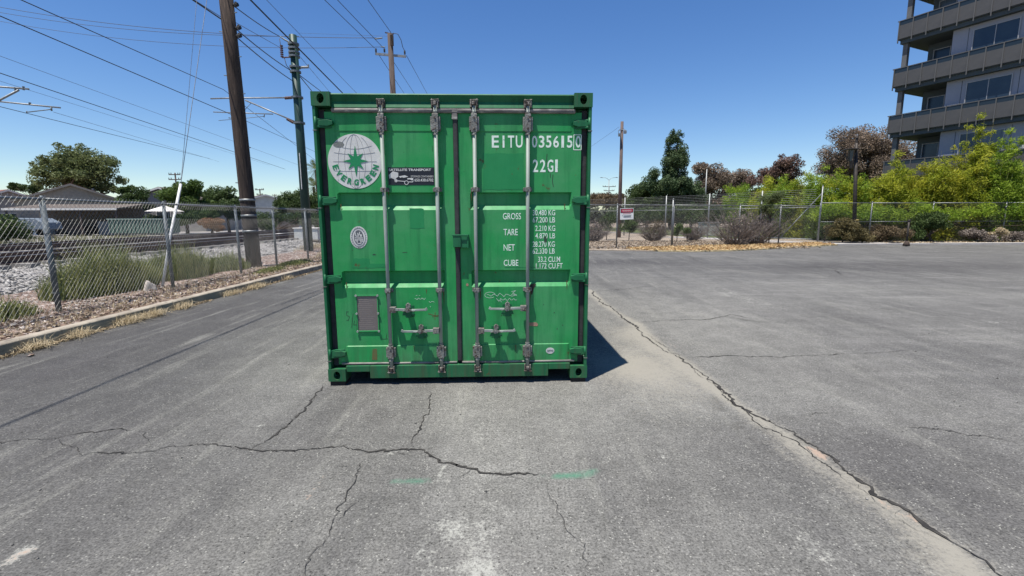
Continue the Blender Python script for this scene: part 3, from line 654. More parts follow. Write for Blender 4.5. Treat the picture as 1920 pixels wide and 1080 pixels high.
def text(s, cx, cz, h, wid=None, mat=white_txt, parent=None, y=None, rot=0, bold=.0, align='LEFT', name='lettering', off=0, bar=None):
    cu = bpy.data.curves.new('t', 'FONT'); cu.body = s; cu.size = 1; cu.extrude = .5; cu.offset = off; cu.resolution_u = 3
    o = bpy.data.objects.new('t', cu); COL.objects.link(o); bpy.context.view_layer.update()
    me = bpy.data.meshes.new_from_object(o.evaluated_get(bpy.context.evaluated_depsgraph_get())); bpy.data.objects.remove(o, do_unlink=True)
    n = len(me.vertices); A = np.zeros(n*3, np.float32); me.vertices.foreach_get('co', A); A = A.reshape(-1, 3)
    x0, x1, y0, y1 = A[:, 0].min(), A[:, 0].max(), A[:, 1].min(), A[:, 1].max()
    U = (A[:, 0]-x0)/(x1-x0); Vv = (A[:, 1]-y0)/(y1-y0); w = wid if wid else h*(x1-x0)/(y1-y0)
    X = (U-(.5 if align == 'CENTER' else 0))*w; Zc = (Vv-(.5 if align == 'CENTER' else 0))*h
    ca, sa = math.cos(rot), math.sin(rot)
    B = np.stack([cx+X*ca-Zc*sa, np.where(A[:, 2] > 0, y, y+.0016), cz+X*sa+Zc*ca], 1)
    me.vertices.foreach_set('co', B.astype(np.float32).ravel()); me.update()
    if len(me.materials): me.materials.clear()
    bm = bmesh.new(); bm.from_mesh(me); bmesh.ops.recalc_face_normals(bm, faces=bm.faces); bm.to_mesh(me); bm.free()
    o = link(name, me, mat, parent); o['label'] = 'letters reading '+s; return o
for i, ch in enumerate('EVERGREEN'):
    a = rad(-163+i*(146/8)); rr = lr*.775
    o = text(ch, lx+rr*math.cos(a)+.004, lz+.004+rr*math.sin(a), .053, .041, green_vinyl, emb, DF-.0040, a+math.pi/2, align='CENTER', name='letter', off=.045)
    if 'label' in o: del o['label']
disc(lx-.135, lz+.145, .05, .028, DF-.0028, DF-.0022, 9).build('torn_patch', M('torn_grey', (.20, .21, .20), (.12, .13, .12), 20), emb)
# black company sticker
st = MB().box(.622, 1.031, DF-.0022, DF+.004, 1.808, 1.962).build('company_sticker', navy_dec, box); st['label'] = 'narrow black sticker with white truck drawing'
SY = DF-.0040
text('SATELLITE TRANSPORT', .630, 1.930, .021, .375, white_dec, st, SY, off=.03)
text('STORAGE CONTAINERS', .823, 1.874, .017, .200, white_dec, st, SY)
text('650.438.6702', .855, 1.838, .026, .168, white_dec, st, SY, off=.015)
m = MB()   # tilting truck drawing
m.prism([(.628, 1.895), (.665, 1.928), (.712, 1.916), (.712, 1.880), (.690, 1.868), (.650, 1.872), (.634, 1.862)], 'y', SY, SY+.0016)
m.prism([(.640, 1.872), (.690, 1.866), (.700, 1.845), (.690, 1.838), (.672, 1.860)], 'y', SY, SY+.0016)
m.prism([(.716, 1.884), (.770, 1.893), (.800, 1.880), (.760, 1.872), (.742, 1.876), (.730, 1.870)], 'y', SY, SY+.0016)
m.prism([(.700, 1.848), (.770, 1.842), (.770, 1.836), (.700, 1.842)], 'y', SY, SY+.0016)
for (wx, wz, wr) in ((.690, 1.845, .011), (.782, 1.828, .017)):
    arcstrip(m, [(wx+wr*math.cos(t), wz+wr*math.sin(t)) for t in [i*math.pi/6 for i in range(13)]], .005, SY, SY+.0016)
m.prism([(.792, 1.868), (.843, 1.868), (.843, 1.850), (.826, 1.850), (.815, 1.858), (.792, 1.856)], 'y', SY, SY+.0016)
m.prism([(.795, 1.838), (.835, 1.838), (.848, 1.852), (.840, 1.832), (.795, 1.832)], 'y', SY, SY+.0016)
m.build('truck_drawing', white_dec, st)
# container numbers
TY = DF-.0012
nm = empty('x') if False else dr
k_ = .00128
for ch, a, b_ in (('E', 303, 352), ('I', 378, 391), ('T', 415, 460), ('U', 470, 518), ('0', 583, 620), ('3', 632, 671), ('5', 682, 720), ('6', 733, 772), ('1', 790, 808), ('5', 829, 868), ('0', 890, 927)):
    text(ch, 1.550+(a-303)*k_, 2.134, .104, (b_-a)*k_, white_txt, dr, TY, off=.016 if ch != 'I' else .0)
m = MB(); bx0, bx1, bz0, bz1 = 2.284, 2.352, 2.116, 2.246
for a, b in (((bx0, bz0), (bx1, bz0)), ((bx1, bz0), (bx1, bz1)), ((bx1, bz1), (bx0, bz1)), ((bx0, bz1), (bx0, bz0))): arcstrip(m, [a, b], .006, FD-.0016, DF)
m.build('check_digit_box', white_txt, dr)
for ch, a, b_ in (('2', 590, 628), ('2', 641, 680), ('G', 692, 735), ('1', 748, 766)): text(ch, 1.917+(a-590)*k_, 1.921, .110, (b_-a)*k_, white_txt, dr, TY, off=.016)
for s, x, z, h, w in (('GROSS', 1.645, 1.499, .058, .165), ('TARE', 1.650, 1.355, .058, .130), ('NET', 1.650, 1.214, .058, .103), ('CUBE', 1.650, 1.073, .056, .135),
                      ('30.480 KG', 1.918, 1.534, .050, .205), ('67.200 LB', 1.918, 1.469, .050, .205), ('2.210 KG', 1.942, 1.392, .050, .183), ('4.870 LB', 1.942, 1.324, .050, .183),
                      ('28.270 KG', 1.918, 1.247, .050, .205), ('62.330 LB', 1.918, 1.183, .050, .205), ('33.2 CU.M', 1.969, 1.106, .050, .205), ('1.172 CU.FT', 1.949, 1.045, .050, .249)):
    text(s, x, z, h, w, white_txt, dr, TY, off=.004)
# oval certificate emblem
ov = disc(.334, 1.342, .077, .100, DF-.002, DF+.004).build('oval_emblem', white_dec, box); ov['label'] = 'small oval black and white class emblem'
disc(.334, 1.342, .043, .066, DF-.0034, DF-.002).build('oval_core', grey_ink, ov)
m = MB(); oy0, oy1 = DF-.005, DF-.0034; q = lambda u, v: (.334+u, 1.342+v)
for L in ([q(-.03, .045), q(-.026, .012), q(.0, .01), q(.002, -.03)], [q(.012, .05), q(.004, .02)], [q(-.036, -.004), q(.036, -.004)], [q(-.008, .04), q(.0, .0)], [q(.012, -.01), q(.02, -.05)], [q(-.012, -.012), q(-.016, -.05)], [q(-.015, -.056), q(.02, -.056)]): arcstrip(m, L, .008, oy0, oy1)
m.prism([q(.012, .006), q(.028, .006), q(.030, .026), q(.014, .028)], 'y', oy0, oy1); m.prism([q(-.034, -.014), q(-.02, -.014), q(-.022, -.04), q(-.03, -.034)], 'y', oy0, oy1); m.prism([q(.022, -.012), q(.036, -.012), q(.034, -.042), q(.026, -.042)], 'y', oy0, oy1)
m.build('oval_figure', white_dec, ov)
m = MB(); arcstrip(m, [(.334+.06*math.cos(i*math.pi/18), 1.342+.083*math.sin(i*math.pi/18)) for i in range(37)], .003, DF-.0034, DF-.002); 
for i in range(26):
    a = 2*math.pi*i/26; m.prism([(.334+.066*math.cos(a)-.003, 1.342+.089*math.sin(a)-.004), (.334+.066*math.cos(a)+.003, 1.342+.089*math.sin(a)-.004), (.334+.066*math.cos(a)+.003, 1.342+.089*math.sin(a)+.004)], 'y', DF-.0034, DF-.002)
m.build('oval_rim_marks', grey_ink, ov)
# data plate
pl = MB().box(.286, .474, DF-.004, DF+.004, .470, .806).build('data_plate', plate_mat, box); pl['label'] = 'grey brown data plate in a riveted frame'
m = MB()
for a, b, c_, d in ((.278, .482, .800, .812), (.278, .482, .462, .474), (.278, .288, .462, .812), (.472, .482, .462, .812)): m.box(a, b, DF-.010, DF-.003, c_, d)
m.build('plate_frame', green, pl, bevel=.002)
m = MB()
for x in (.281, .479):
    for z in (.468, .637, .806): m.cyl((x, DF-.018, z), (x, DF-.009, z), .010, .011, 8)
m.build('rivet', rod_mat, pl)['kind'] = 'stuff'
m = MB()
for i in range(17): m.box(.300, .300+random.uniform(.09, .155), DF-.0048, DF-.0038, .782-i*.018, .786-i*.018)
m.build('plate_engraving', M('engraving', (.23, .20, .185)), pl)['kind'] = 'stuff'
# small round maker decal
dc = disc(2.088, .258, .040, .030, FD-.0092, FD+.002, 30).build('maker_decal', white_dec, box); text('OPTIC', 2.058, .250, .018, .060, grey_ink, dc, FD-.0114)
# touched-up rectangles, scuffs, scribbles
def patchd(name, x0, x1, z0, z1, mat, d=DF, th=.0012):
    r = random.Random(int(x0*1000)); pts = []
    for (a, b), (c_, e) in (((x0, z0), (x1, z0)), ((x1, z0), (x1, z1)), ((x1, z1), (x0, z1)), ((x0, z1), (x0, z0))):
        for k in range(5): pts.append((a+(c_-a)*k/5+r.uniform(-.004, .004), b+(e-b)*k/5+r.uniform(-.004, .004)))
    MB().prism(pts, 'y', d-th, d+.003).build(name, mat, box)
patchd('paint_patch', 1.465, 1.835, 1.765, 2.085, green_touch); patchd('paint_patch', .26, .56, 1.062, 1.10, green_touch); patchd('paint_patch', .27, .42, 1.10, 1.15, green_touch)
patchd('paint_patch', .80, .93, 1.42, 1.60, green_touch); patchd('paint_patch', 1.66, 2.15, 1.060, 1.062, green_touch)
m = MB(); m.prism([(1.885, .500), (1.965, .498), (1.972, .515), (1.955, .535), (1.885, .532)], 'y', DF-.0016, DF+.002); m.build('bare_spot', primer, box)
m = MB(); m.prism([(1.236-.003, .985), (1.262, .985), (1.264, 1.01), (1.25, 1.02), (1.236, 1.012)], 'y', FD-.0016-.0, FD+.002); 
m = MB(); m.prism([(1.300, .888), (1.318, .886), (1.322, .905), (1.308, .915), (1.298, .905)], 'y', FD-.0014, FD+.002); m.build('rust_spot', primer, box)
m = MB(); m.prism([(.40, .19), (.45, .19), (.452, .29), (.445, .30), (.41, .295)], 'y', FD-.0082, FD+.002); m.build('rust_stain', rust_mat, box)
def scrib(name, lines, w, mat, d, par):
    m = MB()
    for L in lines: arcstrip(m, L, w, d-.0012, d+.001)
    m.build(name, mat, par)
r_ = random.Random(4)
def wob(x, z, w, h, n): return [(x+w*i/n, z+h*math.sin(i*2.1+x*9)*r_.uniform(.3, 1)) for i in range(n+1)]
scrib('chalk_scribble', [wob(1.49, .80, .28, .022, 14), [(1.49+.05*math.cos(t*.5)+.03, .80+.028*math.sin(t*.5)) for t in range(12)], [(1.72, .83), (1.76, .84), (1.73, .815), (1.77, .80), (1.72, .785)], wob(1.58, .755, .19, .014, 14), [(1.60, .735), (1.615, .76), (1.625, .73)]], .0035, chalk, DF, dr)
scrib('chalk_scribble', [wob(.82, .77, .10, .010, 9), [(.83, .80), (.845, .803)], [(.86, .802), (.87, .802)], wob(.95, .74, .05, .01, 4), [(.96, .70), (.965, .69)]], .0035, chalk, DF, dl)
scrib('scratched_marks', [[(.205, .655), (.185, .655), (.185, .62), (.21, .61), (.20, .575), (.18, .575)], [(.245, .64), (.225, .50)], [(.255, .57), (.245, .53), (.285, .53)], [(.275, .58), (.272, .46)], [(.50, .39), (.555, .392)], [(.54, .395), (.548, .44)]], .0035, ink_dark, DF, dl)
scrib('cross_mark', [[(.975, .60), (1.04, .615)], [(1.005, .64), (1.0, .57)], [(.94, .63), (1.03, .60)]], .006, rust_mat, DF, dl)
scrib('drip_mark', [[(2.045, 2.08), (2.040, 2.02), (2.05, 1.96), (2.06, 1.92)], [(2.10, 1.90), (2.095, 1.84), (2.105, 1.79)], [(2.075, 1.91), (2.078, 1.87)], [(2.045, 1.50), (2.04, 1.44)]], .006, ink_dark, DF, dr)
disc(2.035, 1.315, .014, .032, DF-.0012, DF+.002, 12).build('dark_smudge', ink_dark, dr)
m = MB(); m.prism([(1.895, .895), (1.93, .905), (1.955, .90), (1.93, .86), (1.915, .80), (1.905, .80), (1.90, .86)], 'y', DF-.0014, DF+.001); m.build('grease_stain', M('grease', (.03, .022, .018)), dr)
rr_ = random.Random(12); run_m = M('rust_run', (.075, .075, .03), (.11, .065, .028), 30, .9)
for x, z, L in ((.56, .845, .10), (1.09, .842, .14), (1.43, .842, .09), (1.90, .84, .11), (.62, 1.755, .07), (1.36, 1.75, .09), (.19, 1.64, .06), (2.24, .93, .09), (2.21, 1.64, .07), (.20, .93, .08), (.93, .86, .05), (1.76, .32, .07), (.80, .32, .06)):
    pts = [(x-.005, z), (x+.004, z), (x+.003+rr_.uniform(-.002, .002), z-L*.6), (x+.001, z-L), (x-.003, z-L*.55)]; MB().prism(pts, 'y', (FD if z > .34 else FD-.007)-.0009, FD+.002).build('rust_run', run_m, box)
for x, z, w_, h_ in ((.72, 1.20, .05, .006), (1.62, .60, .012, .01), (2.12, .62, .010, .012), (2.20, .50, .012, .010), (.45, 1.18, .03, .012), (1.02, 2.10, .004, .05), (1.54, .42, .03, .006), (2.02, .70, .006, .012), (2.15, .46, .008, .02)):
    MB().prism([(x, z), (x+w_, z+.002), (x+w_*.8, z+h_), (x+.1*w_, z+h_*.8)], 'y', FD-.0009, FD+.002).build('scuff', ink_dark, box)
# dunnage the box stands on (under the castings)
for i, (x, y) in enumerate(((.08, .09), (CW-.08, .09), (.08, CL-.09), (CW-.08, CL-.09))):
    b0 = Matrix.Rotation(CYAW, 3, 'Z') @ Vector((x, y, 0)); pos = ('front left', 'front right', 'rear left', 'rear right')[i]
    d = MB().box(-.07, .07, -.075, .085, 0, .0445).build('timber_block', timber_dark, None, bevel=.004, loc=(CX+b0.x, CY+b0.y, .002)); d.rotation_euler[2] = CYAW
    tag(d, 'dark timber packing block under the %s corner of the green box' % pos, 'timber block', 'packing blocks under the container')

# ================================================================== VEGETATION TOOLS
def blob_leaves(blobs, n, size, rng, shell=.45, flat=.8, aspect=.5, droop=0.0):
    """blobs (k,6) -> leaf quads spread through each blob's volume; returns verts, tint"""
    B = np.asarray(blobs, float); w = (B[:, 3]*B[:, 4]*B[:, 5])**.72; w /= w.sum()
    k = rng.choice(len(B), n, p=w); d = rng.randn(n, 3); d /= np.linalg.norm(d, axis=1)[:, None]
    rr = rng.rand(n)**shell; c = B[k, :3]+d*B[k, 3:]*rr[:, None]
    a = rng.randn(n, 3)+d*.5; a[:, 2] = a[:, 2]*flat-droop; a /= np.linalg.norm(a, axis=1)[:, None]
    b = np.cross(a, rng.randn(n, 3)); b /= np.linalg.norm(b, axis=1)[:, None]+1e-9
    s = (size*(.45+.9*rng.rand(n)))[:, None]
    V = np.stack([c-a*s, c-b*s*aspect, c+a*s, c+b*s*aspect], 1).reshape(-1, 3)
    tb = rng.rand(len(B))[k]*.55+rng.rand(n)*.45
    return V, np.repeat(tb, 4)
def leaf_obj(name, V, T, mat, parent=None, loc=(0, 0, 0)):
    return link(name, np_mesh(name, V, np.arange(len(V)).reshape(-1, 4), 4, dict(tint=T)), mat, parent, loc)
def crown_blobs(c, R_, k, sub, rng, bottom=-.7, shell=.6):
    """sub-crowns spread over an ellipsoid"""
    out = []
    for _ in range(k):
        while True:
            d = rng.randn(3); d /= np.linalg.norm(d)
            if d[2] > bottom: break
        q = rng.rand()**shell; s = sub*(.55+.9*rng.rand())
        out.append([c[0]+d[0]*R_[0]*q, c[1]+d[1]*R_[1]*q, c[2]+d[2]*R_[2]*q, s, s, s*.75])
    return out
bark = M('bark', (.10, .075, .055), (.05, .038, .03), 6, .95, 0, .8, 14, .1, (1, 1, .3))
def tree(name, x, y, z0, blobs, n, leaf, mat, seed, label, cat, group=None, trunk=.2, branches=8, shell=.45, lean=(0, 0), aspect=.5, flat=.8, droop=0, top=None):
    rng = np.random.RandomState(seed); e = empty(name, (x, y, z0), 0, label, cat, group)
    B = np.array(blobs, float); B[:, 0] -= x; B[:, 1] -= y; B[:, 2] -= z0
    V, T = blob_leaves(B, n, leaf, rng, shell, flat, aspect, droop)
    leaf_obj('crown', V, T, mat, e)
    zc = B[:, 2].min() if top is None else top; cen = B[:, :3].mean(0); fork = np.array([cen[0]*.5, cen[1]*.5, max(zc*.8, .3)])
    m = MB(); m.tube([(0, 0, -.1), tuple(fork*[.4, .4, .5]), tuple(fork)], [trunk, trunk*.85, trunk*.7], 8)
    tr = m.build('trunk', bark, e, smooth=True)
    idx = rng.permutation(len(B))[:branches]
    for i in idx:
        q = B[i, :3]; mid = fork*.45+q*.55+rng.randn(3)*.12*np.linalg.norm(q-fork)*np.array([1, 1, .3])
        MB().tube([tuple(fork), tuple(mid), tuple(q)], [trunk*.5, trunk*.3, trunk*.08], 6).build('limb', bark, tr, smooth=True)
    return e
L_dark = leaf_mat('dark_leaf', (0.030, 0.054, 0.016), (0.081, 0.121, 0.035), .25)
L_mid = leaf_mat('mid_leaf', (0.037, 0.077, 0.015), (0.106, 0.156, 0.037), .35)
L_olive = leaf_mat('olive_leaf', (.065, .095, .035), (.20, .23, .095), .4)
L_brown = leaf_mat('brown_leaf', (.105, .082, .062), (.31, .235, .175), .25)
L_brown2 = leaf_mat('rust_leaf', (0.078, 0.058, 0.033), (0.182, 0.137, 0.078), .2)
L_bamboo = leaf_mat('bamboo_leaf', (0.144, 0.210, 0.014), (0.504, 0.504, 0.054), .5)
L_bamboo2 = leaf_mat('bamboo_leaf_green', (0.091, 0.182, 0.016), (0.351, 0.455, 0.052), .5)
L_yell = leaf_mat('yellow_bamboo_leaf', (.18, .21, .015), (.47, .45, .045), .5)
L_cyp = leaf_mat('cypress_leaf', (0.032, 0.065, 0.029), (0.109, 0.152, 0.065), .2)
L_grey = leaf_mat('dry_twig', (.10, .082, .07), (.24, .20, .17), .1)
L_weed = leaf_mat('weed_leaf', (.065, .105, .030), (.31, .31, .13), .4)
L_straw = leaf_mat('straw', (.33, .26, .16), (.62, .53, .36), .3)

def ellip(px, py, Y, rx, ry, k, sub, seed, rz=None, bottom=-.7, shell=.6):
    """a crown whose middle sits at (px,py) at depth Y; rx,ry in metres"""
    c = at(px, py, Y); return crown_blobs(c, (rx, rz or rx, ry), k, sub, np.random.RandomState(seed), bottom, shell)
def grass(name, pts, h, w, rng, mat, parent=None, lean=.5, loc=(0, 0, 0)):
    n = len(pts); pts = np.asarray(pts); a = rng.rand(n)*6.283; d = np.stack([np.cos(a), np.sin(a), np.zeros(n)], 1); nrm = np.stack([-d[:, 1], d[:, 0], np.zeros(n)], 1)
    hh = (h*(.35+.9*rng.rand(n)))[:, None]; ln = (lean*rng.rand(n))[:, None]*hh; up = np.array([0, 0, 1.0])
    p0 = pts; p1 = pts+up*hh*.55+d*ln*.35; p2 = pts+up*hh*(.95-.3*ln/hh)+d*ln
    ww = (w*(.6+.8*rng.rand(n)))[:, None]/2
    V = np.stack([p0-nrm*ww, p0+nrm*ww, p1+nrm*ww*.8, p1-nrm*ww*.8, p2+nrm*ww*.15, p2-nrm*ww*.15], 1).reshape(-1, 3)
    b = np.arange(n)[:, None]*6; F_ = np.stack([b+[0, 1, 2, 3], b+[3, 2, 4, 5]], 1).reshape(-1, 4)
    return link(name, np_mesh(name, V-np.array(loc)*0, F_, 4, dict(tint=np.repeat(rng.rand(n), 6))), mat, parent, loc)

# ================================================================== LEFT FENCE
def chain(m, p, q, z0a, z1a, z0b, z1b, pitch=.056, r=.0019):
    """diagonal woven wires in the vertical plane from p to q (x,y); bottom/top heights at both ends"""
    p = np.array(p); q = np.array(q); L = np.linalg.norm(q-p); d = (q-p)/L; nrm = np.array([-d[1], d[0]])
    H = z1a-z0a; st = pitch*1.35
    def pt(u, f, off): 
        f_ = f; z0 = z0a+(z0b-z0a)*u/L; z1 = z1a+(z1b-z1a)*u/L; xy = p+d*u+nrm*off; return (xy[0], xy[1], z0+(z1-z0)*f_)
    k = -H
    while k < L:
        for sgn, off in ((1, .003), (-1, -.003)):
            a, b = (k, k+H*.82)
            # clip u to [0, L]
            u0, u1 = max(a, 0), min(b, L)
            if u1-u0 < .02: continue
            f0, f1 = (u0-a)/(b-a), (u1-a)/(b-a)
            if sgn < 0: f0, f1 = 1-f0, 1-f1
            m.tube([pt(u0, f0, off), pt(u1, f1, off)], r, 3, False)
        k += st
def tips(m, p, q, za, zb, pitch=.056, h=.035, r=.0032):
    p = np.array(p); q = np.array(q); L = np.linalg.norm(q-p); d = (q-p)/L; u = 0
    while u < L:
        z = za+(zb-za)*u/L; a = p+d*u
        m.tube([(a[0], a[1], z-.02), (a[0]+d[0]*.008, a[1]+d[1]*.008, z+h)], r, 3, False); u += pitch*1.35
mesh_mat = M('chain_link_wire', (.235, .235, .23), (.14, .145, .145), 5, .55, .4)
lf = empty('chain_link_fence', (-7.0, 7.1, .13), 0, 'long galvanised chain link fence with a top rail running beside the kerb and railway', 'fence')
off = (-7.0, 7.1, .13)
ly = [1.9, 4.5, 7.08, 9.6, 12.15, 14.1, 16.4, 19.0, 21.6, 24.2, 26.8, 29.4, 32.0]
def lx_(y): return -6.83-.018*y
FT = 1.90
for i, y in enumerate(ly):
    x = lx_(y); m = MB(off); rr = .038 if i in (2, 9) else .032
    m.tube([(x+.0, y, .05), (x-.012, y, FT-.03)], rr, 12); m.tube([(x-.012, y, FT-.05), (x-.012, y, FT+.005)], [rr*1.15, rr*.5], 12)
    po = m.build('fence_post', galv_dark, lf, smooth=True)
    m = MB(off)
    for z in (.45, .9, 1.35): m.tube([(x-.005, y, z-.008), (x-.005, y, z+.008)], rr*1.12, 12)
    m.build('post_tie', galv, po)['kind'] = 'stuff'
    if i+1 < len(ly):
        y2 = ly[i+1]; x2 = lx_(y2)
        MB(off).tube([(x, y, FT-.045), ((x+x2)/2, (y+y2)/2, FT-.05), (x2, y2, FT-.045)], .021, 10).build('top_rail', galv, lf, smooth=True)
        m = MB(off); chain(m, (x+.045, y), (x2+.045, y2), .14, FT-.02, .14, FT-.02); tips(m, (x+.045, y), (x2+.045, y2), FT-.02, FT-.02)
        m.build('chain_link_mesh', mesh_mat, lf, fix=False)['kind'] = 'stuff'
# ================================================================== WEEDS, left side
def patch_pts(rng, n, x0, x1, y0, y1, z): return np.column_stack([rng.uniform(x0, x1, n), rng.uniform(y0, y1, n), np.full(n, z)])
def ell_pts(rng, n, cx, cy, rx, ry, z):
    a = rng.rand(n)*6.283; q = np.sqrt(rng.rand(n)); return np.column_stack([cx+rx*q*np.cos(a), cy+ry*q*np.sin(a), np.full(n, z)])
def weed_clump(cx, cy, rx, ry, h, n, seed, label, mat=None, z=.15, w=.011, lean=.6):
    rng = np.random.RandomState(seed); p = ell_pts(rng, n, 0, 0, rx, ry, 0); 
    hh = h*(1.15-.6*np.hypot(p[:, 0]/rx, p[:, 1]/ry)); e = empty('weed_clump', (cx, cy, z), 0, label, 'weeds')
    # heights vary across the clump: build in three rings
    for k, (a, b) in enumerate(((0, .45), (.45, .75), (.75, 1.01))):
        q = np.hypot(p[:, 0]/rx, p[:, 1]/ry); s = (q >= a) & (q < b)
        if s.sum(): grass('blades', p[s], h*(1.1-.32*k), w, rng, mat or L_weed, e, lean)['kind'] = 'stuff'
    V, T = blob_leaves([[0, 0, h*.35, rx*.85, ry*.85, h*.4]], n, .028, rng, .5); leaf_obj('leaves', V, T, mat or L_weed, e)['kind'] = 'stuff'
    return e
weed_clump(-8.05, 9.2, .6, 1.2, .88, 4200, 1, 'bushy green weeds just behind the nearest fence post')
weed_clump(-8.1, 11.4, .6, 1.1, .75, 3000, 2, 'green weeds behind the fence beside the white guy wire sleeve')
weed_clump(-8.0, 13.0, .55, .9, .50, 1800, 3, 'low green weeds between the white sleeve and the wooden pole')
weed_clump(-9.0, 12.2, .6, 1.6, .55, 2000, 4, 'green weeds growing into the ballast edge')
weed_clump(-7.3, 6.6, .3, .5, .32, 500, 5, 'sparse pale weeds at the foot of the nearest fence post')
weed_clump(-6.75, 14.6, .35, 1.0, .16, 800, 6, 'short green grass by the kerb under the wooden pole')
weed_clump(-7.0, 18.6, .5, 1.6, .35, 900, 7, 'dry tan weeds at the fence near the container corner', L_straw)
weed_clump(-9.2, 22.5, .6, 2.5, .35, 700, 8, 'dry tan weeds beyond the farthest visible fence posts', L_straw)
weed_clump(-6.5, 12.6, .25, .8, .14, 500, 9, 'yellowing grass tuft on the verge behind the kerb', L_weed)
rng = np.random.RandomState(33)
n = 2600; p = np.column_stack([-6.15-rng.rand(n)**1.5*1.2, rng.uniform(4, 24, n), np.full(n, .14)])
r = np.random.RandomState(44); n = 5200; yy = 3+r.rand(n)**1.3*16; keep = vnoise(np.column_stack([yy*1.3, np.zeros(n)]), 1, 8)+.35*r.rand(n) > .52; yy = yy[keep]; n = len(yy)
quads('gutter_debris', np.column_stack([-5.83+np.abs(r.randn(n))*.055, yy, .008+r.rand(n)*.02]), .020, r, (.40, .32, .20), (.16, .12, .08), 'broken straw and leaf bits lying in the gutter along the kerb', 'debris', .4)
r = np.random.RandomState(45); n = 9000
quads('verge_litter', np.column_stack([-6.03-r.rand(n)**1.4*1.3, 3+r.rand(n)**1.3*20, .15+r.rand(n)*.03]), .026, r, (.44, .36, .25), (.14, .09, .07), 'dry leaf and bark bits on the verge between kerb and fence', 'leaf litter', .4)
tag(grass('dry_stalks', p, .12, .006, rng, L_straw, None, 1.6), 'thin dry stalks lying along the verge behind the kerb', 'dry grass', kind='stuff')
for i, (px, py, n, w_, lab) in enumerate([(40, 655, 160, .35, 'straw tuft in the gutter at the far left'), (110, 632, 170, .25, 'straw tuft in the gutter below the first post'), (205, 607, 260, .40, 'golden straw tuft against the kerb face'),
        (255, 595, 320, .45, 'largest golden straw tuft in the gutter'), (312, 579, 170, .3, 'pale straw clump in the gutter ahead of the white sleeve'), (430, 553, 160, .5, 'flat straw in the gutter before the wooden pole'), (480, 541, 300, .6, 'straw heap in the gutter beside the wooden pole'), (535, 524, 90, .4, 'thin straw wisps near the far kerb')]):
    g = gnd(px, py); rng = np.random.RandomState(60+i); q = np.column_stack([np.abs(rng.randn(n))*.07, rng.randn(n)*w_*.30, np.full(n, .004)])
    e = empty('straw_tuft', (-5.83, g[1], 0), 0, lab, 'dry grass'); grass('straw', q, .16, .006, rng, L_straw, e, 2.4)['kind'] = 'stuff'
for i, (px, py, s, z, lab) in enumerate([(282, 546, .13, .13, 'pale rock beside the white guy wire sleeve'), (487, 499, .20, .13, 'pale rock at the foot of the wooden utility pole'), (25, 612, .07, .13, 'small pale stone on the verge at the far left'), (58, 668, .035, 0, 'small brown clod lying in the gutter at far left')]):
    g = gnd(px, py, z); o = pebbles('rock', [(0, 0, s*.3)], s, stone_mat('rock%d' % i, (.42, .38, .34), (.42, .38, .34)) if s > .05 else mulch, seed=70+i); o.location = (g[0], g[1], z); 
    mm = o.modifiers.new('s', 'SUBSURF'); mm.levels = 2; mm.render_levels = 2; mm.subdivision_type = 'SIMPLE'; tag(o, lab, 'rock')
    dm = o.modifiers.new('d', 'DISPLACE'); tx = bpy.data.textures.new('t', 'CLOUDS'); tx.noise_scale = .1; dm.texture = tx; dm.strength = s*.4

# ================================================================== POLES
def P3(a): return tuple(float(v) for v in a)
# big wooden pole
b = gnd(477, 501, .13); t = at(418, -60, b[1]); e = empty('utility_pole', P3(b), 0, 'thick leaning dark wooden utility pole standing behind the left fence', 'utility pole', 'wooden utility poles')
e['label'] = 'thick leaning dark wooden utility pole standing behind the left fence'
d = (Vector(t)-Vector(b)); top = d*1.12; bigtop = Vector(b)+top
MB().tube([tuple(d*f) for f in (-.01, .15, .4, .7, 1.12)], [.205, .20, .192, .183, .17], 20).build('pole', wood_pole, e, smooth=True)
for f, mt in ((.13, galv), (.185, galv), (.24, galv)):
    MB().tube([tuple(d*(f-.004)), tuple(d*(f+.004))], .214, 20).build('band', mt, e, smooth=True)
m = MB()
for i, f in enumerate((.30, .42, .52, .60, .66, .72, .80, .86, .92)):
    q = d*f; s = 1 if i % 2 else -1; m.cyl(tuple(q+Vector((s*.17, -.02, 0))), tuple(q+Vector((s*.27, -.03, .01))), .014, None, 6)
m.build('step_bolt', galv_dark, e)['kind'] = 'stuff'
for px, py in ((441, 53), (442, 68), (436, 10)):
    q = at(px-6, py, b[1])-b; m = MB(); m.cyl(P3(q+np.array([.05, 0, 0])), P3(q+np.array([.26, -.05, 0])), .03, .05, 8); m.cyl(P3(q+np.array([.2, -.04, -.05])), P3(q+np.array([.2, -.04, .07])), .04, .03, 8); m.build('insulator', rubber, e)
# guy wire with white sleeve
g0 = gnd(303, 540, .13); gd = at(340, 340, g0[1]+.1)
ge = empty('guy_wire', P3(g0), 0, 'thin steel guy wire with a long white plastic sleeve anchored behind the fence', 'guy wire')
q1 = at(339, 345, g0[1]+.9)-g0; q2 = Vector(at(392, -30, b[1]-.8)-g0)
sl_ = [Vector((0, 0, -.05)), Vector(q1)*.5+Vector((-.02, 0, 0)), Vector(q1)]
MB().tube([tuple(v) for v in sl_], .027, 12).build('guard_sleeve', white_pipe, ge, smooth=True)
MB().tube([tuple(q1), tuple(q2)], .007, 5).build('wire', galv, ge); MB().tube([tuple(q1), tuple(q2+Vector((-.28, 0, 0)))], .005, 5).build('wire', galv, ge)

